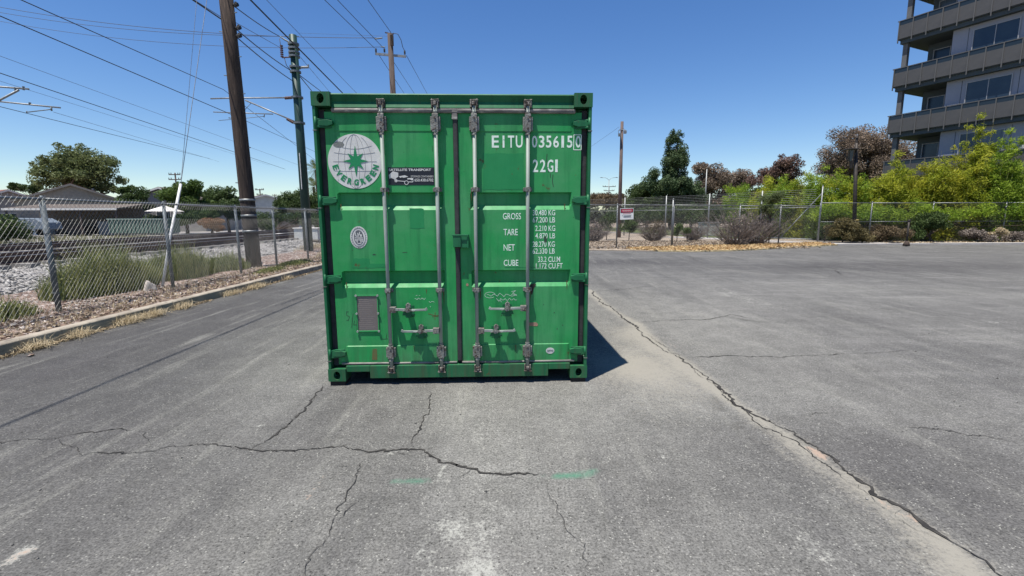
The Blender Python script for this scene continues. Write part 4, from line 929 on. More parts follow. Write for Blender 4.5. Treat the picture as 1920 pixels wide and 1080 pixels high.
# green catenary pole
Yg = 20.0; tp_ = at(549, 66, Yg); bs = at(579, 470, Yg); bz = .2
dirp = (Vector(tp_)-Vector(bs)); fb = (bz-bs[2])/(tp_[2]-bs[2]); base = Vector(bs)+dirp*fb; dv = Vector(tp_)-base
e = empty('catenary_pole', tuple(base), 0, 'dark green steel railway catenary pole with collars and a cantilever arm', 'catenary pole')
MB().tube([(0, 0, 0), tuple(dv*.5), tuple(dv)], [.19, .17, .145], 20).build('pole', green_pole, e, smooth=True)
def gp(py, dx=0): 
    f = (at(560, py, Yg)[2]-base.z)/dv.z; return dv*f+Vector((dx, 0, 0))
for py in (83, 91, 99, 106, 126, 135, 183, 231):
    q = gp(py); MB().tube([tuple(q-Vector((0, 0, .035))), tuple(q+Vector((0, 0, .035)))], .215 if py < 150 else .225, 16).build('collar', galv_dark, e, smooth=False)
MB().box(-.012, .012, -.235, -.2, 2.55, 4.0).build('marker_strip', white_pipe, e).location = gp(355)*0+Vector((-.02, -.0, 0))
def rel(px, py, Y=Yg): return tuple(Vector(at(px, py, Y))-base)
m = MB(); m.tube([rel(559, 183), rel(425, 184), rel(395, 185)], .028, 8); m.build('cantilever_tube', galv, e, smooth=True)
m = MB(); m.tube([rel(560, 231), rel(460, 188)], .030, 8); m.build('cantilever_tube', galv, e, smooth=True)
m = MB(); m.tube([rel(512, 214), rel(400, 210)], .020, 8); m.build('steady_arm', galv, e, smooth=True)
m = MB(); m.tube([rel(495, 218), rel(457, 222), rel(410, 226)], .012, 6); m.tube([rel(496, 213), rel(495, 220)], .02, 6); m.build('registration_arm', galv_dark, e, smooth=True)
m = MB(); m.tube([rel(471, 193), rel(457, 208)], .012, 6); m.build('drop_wire', galv_dark, e, smooth=True)
for (a, b2) in (((547, 183), (534, 184)), ((550, 230), (538, 223))):
    A = Vector(rel(*a)); B2 = Vector(rel(*b2)); m = MB()
    for k in range(5): q = A.lerp(B2, (k+.5)/5); u = (B2-A).normalized()*.022; m.tube([tuple(q-u), tuple(q+u)], .058, 10)
    m.build('insulator', M('porcelain_brown', (.12, .07, .06)), e)
m = MB(); A = Vector(rel(529, 107)); 
for k in range(6): m.tube([tuple(A+Vector((0, 0, .08*k))), tuple(A+Vector((0, 0, .08*k+.04)))], .06, 10)
m.tube([rel(529, 108), rel(547, 107)], .025, 8); m.build('surge_arrester', M('arrester', (.11, .06, .06)), e)
m = MB(); m.tube([rel(545, 127), rel(578, 126)], .045, 8); m.tube([rel(578, 127), rel(578, 121)], .03, 6); m.build('side_bracket', galv, e)
MB().tube([rel(544, 80), rel(533, 74), rel(524, 68)], [.035, .035, .02], 8).build('dead_end_insulator', galv_dark, e)

# back wooden pole with crossarms
Yb = 28.0; tp_ = at(731, 63, Yb); bb = gnd(745, 450, 0); base2 = Vector((at(741, 300, Yb)[0]+.15, Yb, 0)); dv2 = Vector(tp_)-base2
e = empty('utility_pole', tuple(base2), 0, 'brown wooden utility pole with a crossarm rising behind the green box', 'utility pole', 'wooden utility poles')
MB().tube([(0, 0, 0), tuple(dv2*.5), tuple(dv2)], [.19, .17, .14], 16).build('pole', wood_grey, e, smooth=True)
r2 = lambda px, py, Y=Yb: tuple(Vector(at(px, py, Y))-base2)
MB().beam(r2(704, 101), r2(761, 106), .10, .11).build('crossarm', galv, e)
for px, py in ((705, 98), (721, 98), (759, 102)):
    A = Vector(r2(px, py)); m = MB(); m.cyl(tuple(A), tuple(A+Vector((0, 0, .10))), .05, .05, 10); m.cyl(tuple(A+Vector((0, 0, .12))), tuple(A+Vector((0, 0, .20))), .055, .04, 10); m.cyl(tuple(A+Vector((0, 0, .0))), tuple(A+Vector((0, 0, .14))), .02, None, 8); m.build('insulator', rubber, e)
m = MB(); m.beam(r2(722, 61), r2(738, 64), .06, .05); m.build('top_bracket', wood_grey, e)
m = MB(); m.box(-.03, .14, -.24, -.14, 0, .55); o = m.build('cutout_switch', wood_pole, e); o.location = Vector(r2(735, 88))
m = MB(); m.cyl(r2(717, 71), r2(703, 73), .035, .035, 8); m.cyl(r2(714, 88), r2(722, 88), .03, None, 8); m.build('strain_insulator', galv_dark, e)
m = MB(); m.tube([r2(737, 62), r2(746, 64), r2(752, 75), r2(755, 88), r2(759, 96)], .018, 6); m.build('jumper_cable', wire_mat, e)

# poles far away
def far_pole(px, ytop, Y, arms, label, w=.13, mat=wood_grey, cat='utility pole', group='distant poles'):
    t_ = at(px, ytop, Y); e = empty('utility_pole', (t_[0], Y, 0), 0, label, cat, group); H = t_[2]
    MB().tube([(0, 0, 0), (0, 0, H)], [w*1.1, w*.8], 8).build('pole', mat, e, smooth=True)
    for dz, L in arms:
        a = MB().beam((-L/2, -.14, H-dz), (L/2, -.14, H-dz), .12, .14).build('crossarm', mat, e)
        m = MB()
        for k in (-.48, -.3, .3, .48): m.cyl((L*k, -.14, H-dz+.072), (L*k, -.14, H-dz+.3), .06, None, 6)
        m.build('insulator', rubber, a)['kind'] = 'stuff'
    return e
far_pole(328, 324, 80, ((.3, 1.9), (1.1, 2.1)), 'distant pole with two crossarms above the trees left of the wooden pole')
far_pole(487, 354, 95, ((.2, 1.7), (1.2, 1.2), (2.4, 1.2)), 'distant pole with three crossarms right of the wooden pole')
far_pole(507, 372, 130, ((.4, 1.2),), 'short distant pole nearest the row of far roofs', .16)
far_pole(515, 364, 150, ((.4, 1.4),), 'distant pole before the round dark tree', .16)
far_pole(1142, 350, 120, ((.0, 3.2), (1.0, 2.6)), 'distant pole with two crossarms right of the green box')
# brown pole with floodlights
Yq = 36; t_ = at(1167, 228, Yq); x0 = at(1163, 380, Yq)[0]
e = empty('floodlight_pole', (x0-.02, Yq, 0), 0, 'tall slim brown pole with small floodlights near its top', 'light pole'); H = t_[2]; dx = t_[0]-x0
MB().tube([(0, 0, 0), (dx, 0, H)], [.15, .11], 12).build('pole', M('brown_pole', (.12, .085, .075), (.08, .06, .055), 3, .8), e, smooth=True)
for s in (-1, 1):
    m = MB(); m.tube([(dx, -.1, H-.6), (dx+s*.22, -.16, H-.65)], .025, 6); m.box(dx+s*.2-.09, dx+s*.2+.09, -.32, -.10, H-.98+.1*s, H-.78+.1*s); m.build('floodlight', galv_dark if s < 0 else galv, e, bevel=.01)
m = MB(); m.tube([(dx+.1, 0, H-.5), (dx+.28, -.02, H-.62), (dx+.3, 0, H-.85)], .018, 6); m.tube([(dx-.1, 0, H-.5), (dx-.26, -.02, H-.65), (dx-.24, 0, H-.9)], .018, 6); m.build('conduit', galv, e)
# street lights far off
def street_light(px, ytop, Y, arm, label, two=False):
    t_ = at(px, ytop, Y); e = empty('street_light', (t_[0], Y, 0), 0, label, 'street light', 'street lights beyond the fences'); H = t_[2]
    MB().tube([(0, 0, 0), (0, 0, H-.6)], [.12, .07], 10).build('pole', galv, e, smooth=True)
    for s in ((1, -1) if two else (1,)):
        m = MB(); m.tube([(0, 0, H-.7), (arm*.25*s, 0, H-.25), (arm*s*.6, 0, H-.03), (arm*s, 0, H)], .045, 8); a = m.build('arm', galv, e, smooth=True)
        MB().prism([(arm*s, -.07), (arm*s+.55*s, -.04), (arm*s+.6*s, .03), (arm*s+.1*s, .10)], 'y', -.12, .12).build('lamp_head', galv, a).location = (0, 0, H)
street_light(1326, 308, 62, .75, 'pale street light in front of the brown trees', False)
street_light(1142, 333, 118, 1.6, 'far street light with two arms rising behind the crossarm pole', True)
# lantern post
Yl = 28.3; b = at(1600, 462, Yl); t_ = at(1606, 252, Yl); H = t_[2]; e = empty('lamp_post', (b[0], Yl, .06), 0, 'dark lantern lamp post with a side lantern standing behind the right fence', 'lamp post')
dk = M('dark_bronze', (.055, .045, .038), (.03, .026, .023), 8, .6, .3); dx = t_[0]-b[0]
MB().tube([(0, 0, 0), (dx*.9, 0, H-.55)], [.115, .085], 14).build('post', dk, e, smooth=True)
m = MB(); cx = dx-.1; m.tube([(cx-.02, 0, H-2.0), (cx-.02, 0, H-1.55)], [.06, .13], 8)
m.box(cx-.42, cx+.16, -.26, .26, H-.93, H-.86); m.build('lantern_roof', dk, e, bevel=.01)
m = MB(); 
for sx in (-1, 1):
    for sy in (-1, 1): m.tube([(cx-.13+sx*.09, sy*.08, H-1.62), (cx-.13+sx*.22, sy*.2, H-.93)], .02, 6)
m.build('lantern_frame', dk, e)
m = MB(); m.prism([(cx-.19, H-1.58), (cx-.07, H-1.58), (cx-.01, H-.96), (cx-.25, H-.96)], 'y', -.08, .08); m.build('lantern_glass', M('smoked_glass', (.06, .06, .05), None, rough=.2), e)
m = MB(); m.tube([(dx+.05, 0, H-1.0), (dx+.05, 0, H-.25)], [.07, .06], 10); m.tube([(dx+.05, 0, H-.25), (dx+.05, 0, H-.12)], [.10, .05], 10); m.build('finial_housing', dk, e); MB().tube([(dx+.05, 0, H-.12), (dx+.05, 0, H-.04)], [.05, .03], 8).build('camera_dome', galv, e)
m = MB()
MB().tube([(-.0, -.0, .02), (0, 0, 1.35)], .135, 14).build('wrap', M('wrap', (.10, .075, .05), (.06, .05, .035)), e, smooth=True)
for k in range(6): MB().tube([(0, 0, .15+k*.22), (0, 0, .22+k*.22)], .142, 14).build('yellow_ring', M('yellow_ring%d' % k, (.40, .30, .08)), e, smooth=True)
# bollard like post by the kerb on the right
b = gnd(1699, 461, .03); e = empty('stub_post', P3(b), 0, 'short dark metal post standing alone in front of the right fence', 'post')
MB().tube([(0, 0, 0), (0, 0, 1.3)], .045, 12).build('post', dk, e, smooth=True); MB().tube([(0, 0, 0), (0, 0, .12), (0, 0, .25)], [.16, .14, .06], 12).build('base', wood_pole, e, smooth=True); MB().tube([(0, 0, 1.3), (0, 0, 1.37)], [.065, .045], 12).build('cap', dk, e)

# left catenary cantilever, pole outside the frame
e = empty('catenary_pole', (-22.4, 18.2, .1), 0, 'galvanised catenary cantilever arms reaching in from the left edge', 'catenary pole'); base3 = Vector((-22.4, 18.2, .1))
MB().tube([(0, 0, 0), (0, 0, 9.5)], [.2, .15], 14).build('pole', green_pole, e, smooth=True); r3 = lambda px, py: tuple(Vector(at(px, py, 18))-base3)
MB().tube([(0, 0, r3(0, 161)[2]-.2), r3(-60, 158), r3(54, 167)], .032, 8).build('cantilever_tube', galv, e, smooth=True)
MB().tube([(0, 0, r3(0, 191)[2]-1.2), r3(-30, 203), r3(35, 169)], .036, 8).build('cantilever_tube', galv, e, smooth=True)
MB().tube([r3(-60, 187), r3(0, 190.5), r3(113, 202)], .028, 8).build('steady_arm', galv, e, smooth=True)
m = MB(); m.tube([r3(96, 205), r3(50, 210.5)], .020, 6); m.tube([r3(96, 201), r3(97, 208)], .03, 6); m.tube([r3(50, 208), r3(50, 212)], .02, 6); m.build('registration_arm', galv_dark, e, smooth=True)
for a_, b_ in (((29, 164), (29, 170)), ((44, 162), (44, 169)), ((56, 192), (56, 197))): MB().tube([r3(*a_), r3(*b_)], .04, 8).build('clamp', galv_dark, e)

# ================================================================== WIRES
def wire(pts, r_, label, mat=wire_mat, sag=0, group='overhead wires', extra=None):
    pts = [Vector(p) for p in pts]; out = []
    if len(pts) == 2:
        n = 18
        for i in range(n+1):
            t = i/n; p = pts[0].lerp(pts[1], t); out.append((p.x, p.y, p.z-4*sag*t*(1-t)))
    else: out = [tuple(p) for p in pts]
    b = out[0]; m = MB(b); m.tube(out, r_, 5)
    o = m.build('overhead_wire', mat, None, smooth=True); o.location = b; tag(o, label, 'overhead wire', group); return o
def parab(X, pix, y0=-12, y1=110, n=26):
    """wire parallel to the tracks at x=X through three pixels"""
    q = [onx(px, py, X) for px, py in pix]; c = np.polyfit([a[1] for a in q], [a[2] for a in q], len(q)-1)
    if len(q) == 3 and abs(c[0]) > .004: c = np.polyfit([a[1] for a in q], [a[2] for a in q], 1)
    ys_ = np.linspace(y0, y1, n); return [(X, y, float(np.polyval(c, y))) for y in ys_]
def lin(a, Ya, b, Yb_, ext0=0, ext1=0):
    A = Vector(at(*a, Ya)); B = Vector(at(*b, Yb_)); return [A+(A-B)*ext0, B+(B-A)*ext1]
def lx2(X, a, b, y0=None, y1=None):
    A = Vector(onx(*a, X)); B = Vector(onx(*b, X)); d = (B-A)/(B.y-A.y); return [A+d*((y0 if y0 is not None else A.y)-A.y), A+d*((y1 if y1 is not None else B.y)-A.y)]
GP = Vector(at(549, 80, Yg)); BPp = Vector(at(731, 66, Yb))
wire(lx2(-5.3, (470, 0), (640, 172), -6, 30), .017, 'thickest black cable running from overhead down behind the green box')
wire(lin((40, 0), 11, (419, 168), 19, .5, .0), 0.0112, 'upper messenger wire over the near track at top left')
wire(lin((419, 168), 19, (545, 265), 30, 0, 1.5), 0.0098, 'continuation of the upper messenger wire past the wooden pole')
wire(lin((0, 30), 11.5, (437, 216), 20, .5, 0), 0.0126, 'second dark wire sloping across the upper left sky')
wire(lin((437, 216), 20, (520, 253), 26, 0, 2), 0.0098, 'lower wire continuing past the wooden pole under the cantilever')
wire(lin((0, 105), 16, (430, 262), 30, .4, 1.5), 0.0070, 'faint upper wire of the far track', wire_thin)
wire(lin((0, 137), 13.5, (365, 260), 25, .5, 1.5), 0.0119, 'contact wire of the near track')
wire(lin((0, 152), 20, (330, 255), 34, .4, 1.5), 0.0070, 'faint wire just below the near contact wire', wire_thin)
wire(lin((0, 200), 16.5, (250, 262), 27, .5, 1.5), 0.0112, 'lowest contact wire passing under the left cantilever')
wire(lin((100, 210), 18, (300, 270), 30, .0, 1.5), 0.0070, 'faint wire leaving the tip of the left cantilever', wire_thin)
# crossing wires to the back pole
lp = [Vector(at(-60, 2, 34)), Vector(at(-60, 12, 34)), Vector(at(-40, 32, 36))]
wire([lp[0], Vector(at(706, 71, Yb))], .016, 'topmost crossing wire running left to right to the back pole', wire_thin, .6)
wire([lp[1], Vector(at(560, 68, Yb+1))], .014, 'middle crossing wire fading before the green pole', wire_thin, .5)
wire([lp[2], Vector(at(714, 88, Yb))], .013, 'lowest crossing wire running to the back pole', wire_thin, .7)
# wires at the wooden pole and on to the green pole
wb = 13.9
wire(lx2(-8.25, (362, 0), (418, 38), -8), .020, 'dark wire meeting the wooden pole at its left side')
wire(lx2(-8.6, (380, 10), (418, 34), -8), .010, 'faint wire beside the wooden pole', wire_thin)
wire([at(437, 10, 14), at(524, 68, Yg)], .015, 'feeder wire from the wooden pole to the dead end on the green pole', wire_mat, .05)
wire([at(440, 52, wb), at(545, 132, Yg)], .016, 'upper span from the wooden pole insulators to the green pole', wire_mat, .06)
wire([at(442, 68, wb), at(548, 151, Yg)], .016, 'lower span from the wooden pole insulators to the green pole', wire_mat, .06)
wire(lin((438, 40), 15, (523, 88), 20, 0, .1), .009, 'faint span between the wooden pole and the surge arrester', wire_thin)
wire(lin((562, 141), Yg, (600, 170), 25, 0, 4), .016, 'wire leaving the green pole bracket towards the box roof')
wire(lin((563, 144), Yg, (584, 170), 23, 0, 5), .018, 'steeper wire leaving the green pole bracket')
wire(lin((564, 108), Yg, (616, 170), 30, 0, 3), .009, 'faint wire leaving the green pole collars', wire_thin)
wire(lx2(-8.3, (500, 0), (640, 145), 4, 40), .009, 'faint wire parallel to the thickest cable', wire_thin)
wire([at(524, 72, Yg), at(526, 84, Yg), at(529, 92, Yg)], .012, 'short jumper hanging to the surge arrester')
wire([at(533, 108, Yg), at(537, 122, Yg), at(545, 132, Yg)], .014, 'slack jumper below the surge arrester')
for a, Ya, b_, lab in (((609, 0), 22.0, (702, 90), 'left of the three wires dropping to the back pole'), ((633, 0), 22.2, (719, 90), 'middle of the three wires dropping to the back pole'), ((690, 0), 23.6, (733, 61), 'right wire dropping to the tip of the back pole')):
    A = Vector(at(*a, Ya)); B = Vector(at(*b_, Yb)); wire([A+(A-B)*4, B], .015, lab, wire_mat, .0)
for a, b_, lab in (((711, 104), (757, 174), 'left wire leaving the back pole downwards behind the box'), ((738, 116), (776, 174), 'middle wire leaving the back pole downwards behind the box'), ((762, 104), (800, 174), 'right wire leaving the back pole crossarm downwards')):
    wire(lin(a, Yb, b_, 38, 0, 4), .013, lab)
wire(lin((1161, 238), Yq, (1118, 268), 40, 0, 6), .008, 'faint service wire from the floodlight pole down to the left', wire_thin)
wire(lin((560, 62), 30, (730, 68), 28.5, 0, 0), .006, 'thin crossing wire between the green pole and the back pole', wire_thin)

# ================================================================== LEFT BACKGROUND
stucco = M('tan_stucco', (0.292, 0.258, 0.215), (0.249, 0.219, 0.185), 2, .95, 0, .3, 60); shing_red = M('red_brown_shingle', (.22, .10, .075), (.14, .07, .055), 9, .9, 0, .5, 30, .2, (1, 1, 1)); shing = M('brown_shingle', (.13, .105, .085), (.085, .07, .06), 9, .9, 0, .5, 30)
trim = M('white_trim', (.62, .60, .56), None, rough=.7); glass = M('dark_window_glass', (.03, .04, .05), None, rough=.12, spec=.6); grey_wall = M('grey_siding', (.27, .26, .245), (.22, .21, .20), 2, .9); pale_wall = M('pale_siding', (.50, .50, .47), (.42, .42, .40), 2, .9)
def house(px, Y, w, d, eave, apex, rz, label, wall, roof, wins=(), z=0.05, over=.35):
    c = at(px, 400, Y); e = empty('house', (c[0], Y, z), rz, label, 'house')
    h = MB().prism([(-w/2, 0), (w/2, 0), (w/2, eave), (0, apex), (-w/2, eave)], 'y', 0, d).build('wall', wall, e)
    for s in (-1, 1):
        sl = (apex-eave)/(w/2); xo = w/2+over; zo = eave-sl*over
        MB().prism([(0, apex+.02), (s*xo, zo+.02), (s*xo, zo+.16), (0, apex+.20)], 'y', -over, d+over).build('roof', roof, e)
        MB().prism([(0, apex-.03), (s*xo, zo-.03), (s*xo, zo+.14), (0, apex+.16)], 'y', -over-.05, -over-.005).build('barge_board', trim if wall is not stucco else wall, e)
    for (x0, x1, z0, z1, side) in wins:
        m = MB()
        if side == 'f': m.box(x0-.08, x1+.08, -.05, .0, z0-.08, z1+.08); g = MB().box(x0, x1, -.06, -.052, z0, z1)
        else: m.box(-w/2-.05, -w/2, x0-.08, x1+.08, z0-.08, z1+.08); g = MB().box(-w/2-.06, -w/2-.052, x0, x1, z0, z1)
        f = m.build('window', trim, e); g.build('pane', glass, f)
    return e
hh = house(140, 50, 8.6, 16, 3.3, 5.0, rad(38), 'low tan stucco house with a red brown gable roof under the big tree', stucco, shing_red, [(-.9, .1, 1.4, 2.3, 'f'), (2.0, 2.7, 1.5, 2.3, 'f'), (3, 4.5, 1.2, 2.3, 's'), (8, 10, 1.2, 2.3, 's')])
MB().cyl((1.2, 9, 4.5), (1.2, 9, 5.15), .12).build('vent_pipe', galv_dark, hh); MB().cyl((-1.8, 11, 4.1), (-1.8, 11, 4.8), .10).build('vent_pipe', galv_dark, hh)
house(20, 58, 9, 12, 3.1, 4.9, rad(60), 'partly hidden house with a red shingle roof at the far left edge', grey_wall, shing_red, [(-1, .5, 1.2, 2.2, 'f')])
house(305, 56, 9, 12, 3.4, 5.0, rad(10), 'grey gabled house between the dark bushes', grey_wall, shing, [(-.6, .8, 1.3, 2.3, 'f')])
house(500, 78, 12, 12, 3.6, 5.2, rad(40), 'pale distant house with a low grey roof right of the wooden pole', pale_wall, shing, [(-3, -1.5, 1.2, 2.4, 'f'), (1, 2.5, 1.2, 2.4, 'f')])
house(60, 84, 14, 12, 3.6, 5.0, rad(-20), 'far roof peeking over the red roof at left', grey_wall, shing)
# lean-to shed with white fascia
c = at(120, 400, 42); e = empty('lean_to', (c[0], 42, .1), rad(4), 'open lean-to shed with a thin white roof edge and dark inside', 'shed')
MB().prism([(-.2, 2.30), (3.4, 2.75), (3.4, 2.85), (-.2, 2.42)], 'x', -4.9, 4.6).build('roof', shing, e)
MB().box(-4.9, 4.6, -.24, -.205, 2.24, 2.42).build('fascia', trim, e)
for x in (-4.7, -1.6, 1.4, 4.4): MB().box(x-.06, x+.06, -.12, 0, 0, 2.3).build('post', wood_grey, e)
MB().box(-4.8, 4.5, 3.2, 3.3, 0, 2.7).build('back_wall', M('dark_board', (.17, .14, .12), (.10, .085, .07), 5, .9), e)
for i, (x, yy, sx, sy, sz, mt, lab) in enumerate([(-3.6, 1.6, 1.2, .9, 1.1, trim, 'pale appliance stored under the lean-to'), (-.4, 1.8, 1.6, .9, .8, wood_grey, 'brown crate stored under the lean-to'), (2.6, 1.5, 1.4, .8, 1.2, galv_dark, 'grey cabinet stored under the lean-to')]):
    o = MB().box(-sx/2, sx/2, -sy/2, sy/2, 0, sz); o.box(-sx/2-.03, sx/2+.03, -sy/2-.03, sy/2+.03, sz, sz+.05); o = o.build('storage_box', mt, None, bevel=.02, loc=(c[0]+x, 42+yy, .1)); tag(o, lab, 'storage box')
# pale blue hood / tarp box at left
c = at(45, 412, 38); e = empty('covered_trailer', (c[0], 38, .25), rad(8), 'low trailer under a pale blue cover beyond the tracks at left', 'trailer')
MB().prism([(-2.0, .5), (-1.9, 1.25), (-1.0, 1.42), (1.4, 1.38), (2.0, 1.05), (2.1, .5)], 'y', -.9, .9).build('cover', M('blue_tarp', (.17, .20, .235), (.13, .16, .19), 3, .7), e, bevel=.06)
for s in (-1, 1):
    for x in (-.5, .4): MB().cyl((x, s*.75, .3), (x, s*.95, .3), .3, None, 16).build('wheel', rubber, e)
# green container-like dumpster
gd_ = M('faded_green_sheet', (.10, .155, .125), (.07, .115, .095), 3, .8); c = at(253, 418, 40)
e = empty('dumpster', (c[0], 40, .25), rad(-3), 'long faded green metal dumpster with ribbed sides beyond the tracks', 'dumpster')
MB().box(-2.35, 2.35, 0, 2, .12, 1.25).build('body', gd_, e)
for i in range(13): MB().box(-2.3+i*.37, -2.22+i*.37, -.06, 0, .15, 1.2).build('rib', gd_, e)
MB().box(-2.42, 2.42, -.08, 2.05, 1.25, 1.34).build('lid', M('pale_green_lid', (.22, .28, .245)), e); MB().box(-2.35, 2.35, .2, 1.8, .0, .12).build('skid', galv_dark, e)
# backyard fences of boards
bd_m = [M('fence_board_%d' % i, a, b_, 4, .9, 0, .4, 20, .2, (1, 1, .3)) for i, (a, b_) in enumerate((((.13, .12, .13), (.09, .085, .09)), ((.16, .14, .13), (.10, .09, .085))))]
def board_fence(px0, px1, Y, h, z, label, mat_, nmax=60):
    a = at(px0, 420, Y)[0]; b_ = at(px1, 420, Y)[0]; e = empty('board_fence', (a, Y, z), 0, label, 'fence'); n = min(nmax, int((b_-a)/.20)); w = (b_-a)/n; rr = random.Random(int(px0))
    me = None
    for i in range(n):
        if me is None: o = MB().box(.004, w-.006, 0, .025, 0, h).build('board', mat_, e); me = o.data
        else: o = link('board', me, None, e)
        o.location = (i*w, rr.uniform(-.01, .01), rr.uniform(-.04, .03))
    for zz in (.3, h-.35): MB().box(0, b_-a, .027, .08, zz, zz+.09).build('rail', mat_, e)
    return e
board_fence(232, 292, 46, 1.75, .15, 'short dark plum board fence left of the white canopy', bd_m[0])
board_fence(-60, 60, 47, 1.5, .15, 'weathered board fence behind the pale blue cover', bd_m[1], 50)
board_fence(470, 560, 60, 1.5, .15, 'grey board fence below the pale distant house', bd_m[1], 50)
# white canopy
c = at(308, 385, 45); e = empty('canopy', (c[0], 45, .2), 0, 'small white peaked canopy in a backyard before the grey house', 'canopy')
MB().add([(-1.1, -1.1, 2.05), (1.1, -1.1, 2.05), (1.1, 1.1, 2.05), (-1.1, 1.1, 2.05), (0, 0, 2.6)], [(0, 1, 4), (1, 2, 4), (2, 3, 4), (3, 0, 4)]).build('cover', trim, e)
for sx in (-1, 1):
    for sy in (-1, 1): MB().cyl((sx*1.05, sy*1.05, 0), (sx*1.05, sy*1.05, 2.05), .03).build('leg', galv, e)
# trackside cabinet
c = at(582, 452, 25); e = empty('trackside_cabinet', (-10.75, 25, .40), 0, 'low white trackside cabinet behind the fence beside the green box', 'cabinet')
MB().box(-.62, .62, -.35, .35, .05, .62).build('housing', M('white_enamel', (.62, .62, .58), (.52, .52, .49), 3, .6), e, bevel=.02); MB().box(-.66, .66, -.39, .39, .62, .67).build('lid', trim, e, bevel=.01); MB().box(-.02, .02, -.36, -.352, .1, .58).build('door_seam', galv_dark, e); MB().box(-.66, .66, -.4, .4, 0, .05).build('plinth', concrete, e)
o = MB().box(-.35, .35, -.2, .2, 0, .14); o = o.build('cable_cover', trim, None, bevel=.03, loc=(-13.6, 28, .54)); tag(o, 'small white block lying between the tracks far behind the fence', 'block')

# trees and bushes left
tr = at(137, 320, 62)
bl = ellip(120, 330, 62, 4.0, 2.5, 36, .62, 1)+ellip(168, 325, 62, 3.6, 3.4, 44, .65, 2)+ellip(140, 305, 62, 3.2, 2.5, 28, .5, 3)+ellip(80, 312, 62, 1.9, 1.5, 9, .42, 4)+ellip(198, 348, 62, 1.4, 2.0, 10, .6, 5)+ellip(90, 340, 62, 2.0, 1.0, 7, .45, 6)
c_ = at(122, 332, 62); bl.append([*c_, 4.6, 2.5, 2.3]); c_ = at(165, 322, 62); bl.append([*c_, 3.6, 2.6, 3.1]); c_ = at(138, 305, 62); bl.append([*c_, 3.2, 2.0, 2.1])
tree('broadleaf_tree', tr[0], 62, .1, bl, 36000, .15, L_olive, 11, 'big olive green tree with airy branches behind the tan house', 'tree', None, .35, 26, .5)
def bush(name, specs, n, leaf, mat, seed, label, cat='bush', trunk=.12, br=8, group=None, **k):
    bl = []
    n = int(n*1.9); leaf *= .92
    for i, (px, py, Y, rx, ry, kk, sub) in enumerate(specs): bl += ellip(px, py, Y, rx*.92, ry*.90, int(kk*1.7), sub*1.22, seed*7+i, None, -.95)
    c = at(specs[0][0], specs[0][1], specs[0][2]); return tree(name, c[0], c[1], .05, bl, n, leaf, mat, seed, label, cat, group, trunk, br, **k)
bush('bush', [(255, 380, 52, 1.7, 1.7, 14, .6), (240, 362, 52, .9, .8, 6, .35)], 7000, .13, L_dark, 21, 'dark round bush right of the tan house')
bush('bush', [(280, 372, 58, 1.2, 1.3, 10, .5), (222, 392, 50, .8, .8, 7, .4)], 4500, .13, L_mid, 22, 'mid green bush in front of the grey gabled house')
bush('broadleaf_tree', [(345, 372, 48, 1.9, 1.8, 20, .6), (362, 350, 48, 1.0, 1.0, 9, .4), (320, 372, 48, 1.0, 1.5, 8, .4), (372, 392, 48, 1.6, 1.2, 8, .5)], 12000, .13, L_mid, 23, 'leafy green tree behind the white guy wire sleeve', 'tree', .18)
bush('broadleaf_tree', [(425, 378, 52, 2.2, 1.4, 18, .6), (400, 366, 52, 1.2, .9, 8, .45), (440, 392, 50, 1.6, 1.1, 10, .5)], 9500, .13, L_dark, 24, 'dark green tree left of the wooden pole', 'tree', .16)
bush('bush', [(395, 400, 44, 1.6, .7, 9, .4)], 3500, .10, L_dark, 25, 'low dark bush above the brown dry bush')
bush('bush', [(398, 419, 38, .95, .60, 12, .24)], 4200, .07, leaf_mat('rusty_bush_leaf', (.16, .085, .045), (.36, .22, .12), .2), 26, 'round rusty brown dry bush beyond the tracks', br=4, trunk=.05)
bush('round_tree', [(545, 376, 66, 2.0, 1.5, 20, .6), (575, 385, 66, 2.6, 2.0, 18, .7), (535, 392, 64, 1.3, 1.0, 8, .5), (600, 384, 66, 2.0, 2.0, 10, .6)], 12000, .14, L_dark, 27, 'rounded dense dark tree behind the green catenary pole', 'tree', .2)
bush('bush', [(15, 425, 30, 1.0, .8, 10, .4), (-25, 430, 30, 1.2, .8, 8, .4), (40, 440, 30, .7, .35, 5, .25)], 6000, .08, L_dark, 28, 'dark bush beyond the tracks at the far left edge', br=5, trunk=.06)
bush('bush', [(65, 350, 90, 1.0, 1.0, 6, .5), (30, 350, 92, 1.6, .8, 6, .5)], 2500, .2, L_dark, 29, 'tiny dark treetops above the red roofs')
bush('bush', [(300, 412, 45, 1.2, .6, 7, .35), (345, 410, 44, 1.6, .8, 8, .4), (215, 408, 46, .8, .5, 5, .3)], 5200, .09, L_dark, 30, 'dark hedge behind the green dumpster')
bush('bush', [(490, 420, 44, 1.2, .9, 8, .4), (520, 412, 50, 1.6, .8, 8, .45), (560, 410, 50, 2.0, .8, 8, .45), (600, 412, 48, 1.8, .8, 8, .4)], 7500, .09, L_dark, 31, 'line of low dark shrubs beyond the tracks near the green pole')
tag(grass('trackside_grass', patch_pts(np.random.RandomState(3), 9000, -52, -19.6, 22, 40, .05), .30, .03, np.random.RandomState(4), leaf_mat('dull_grass', (.11, .12, .05), (.26, .24, .12), .3)), 'dull green and tan grass beyond the railway tracks', 'grass', kind='stuff')
tag(grass('far_grass', patch_pts(np.random.RandomState(5), 3000, -19, -12, 30, 60, .05), .35, .04, np.random.RandomState(6), L_weed), 'grass at the far end of the tracks', 'grass', kind='stuff')
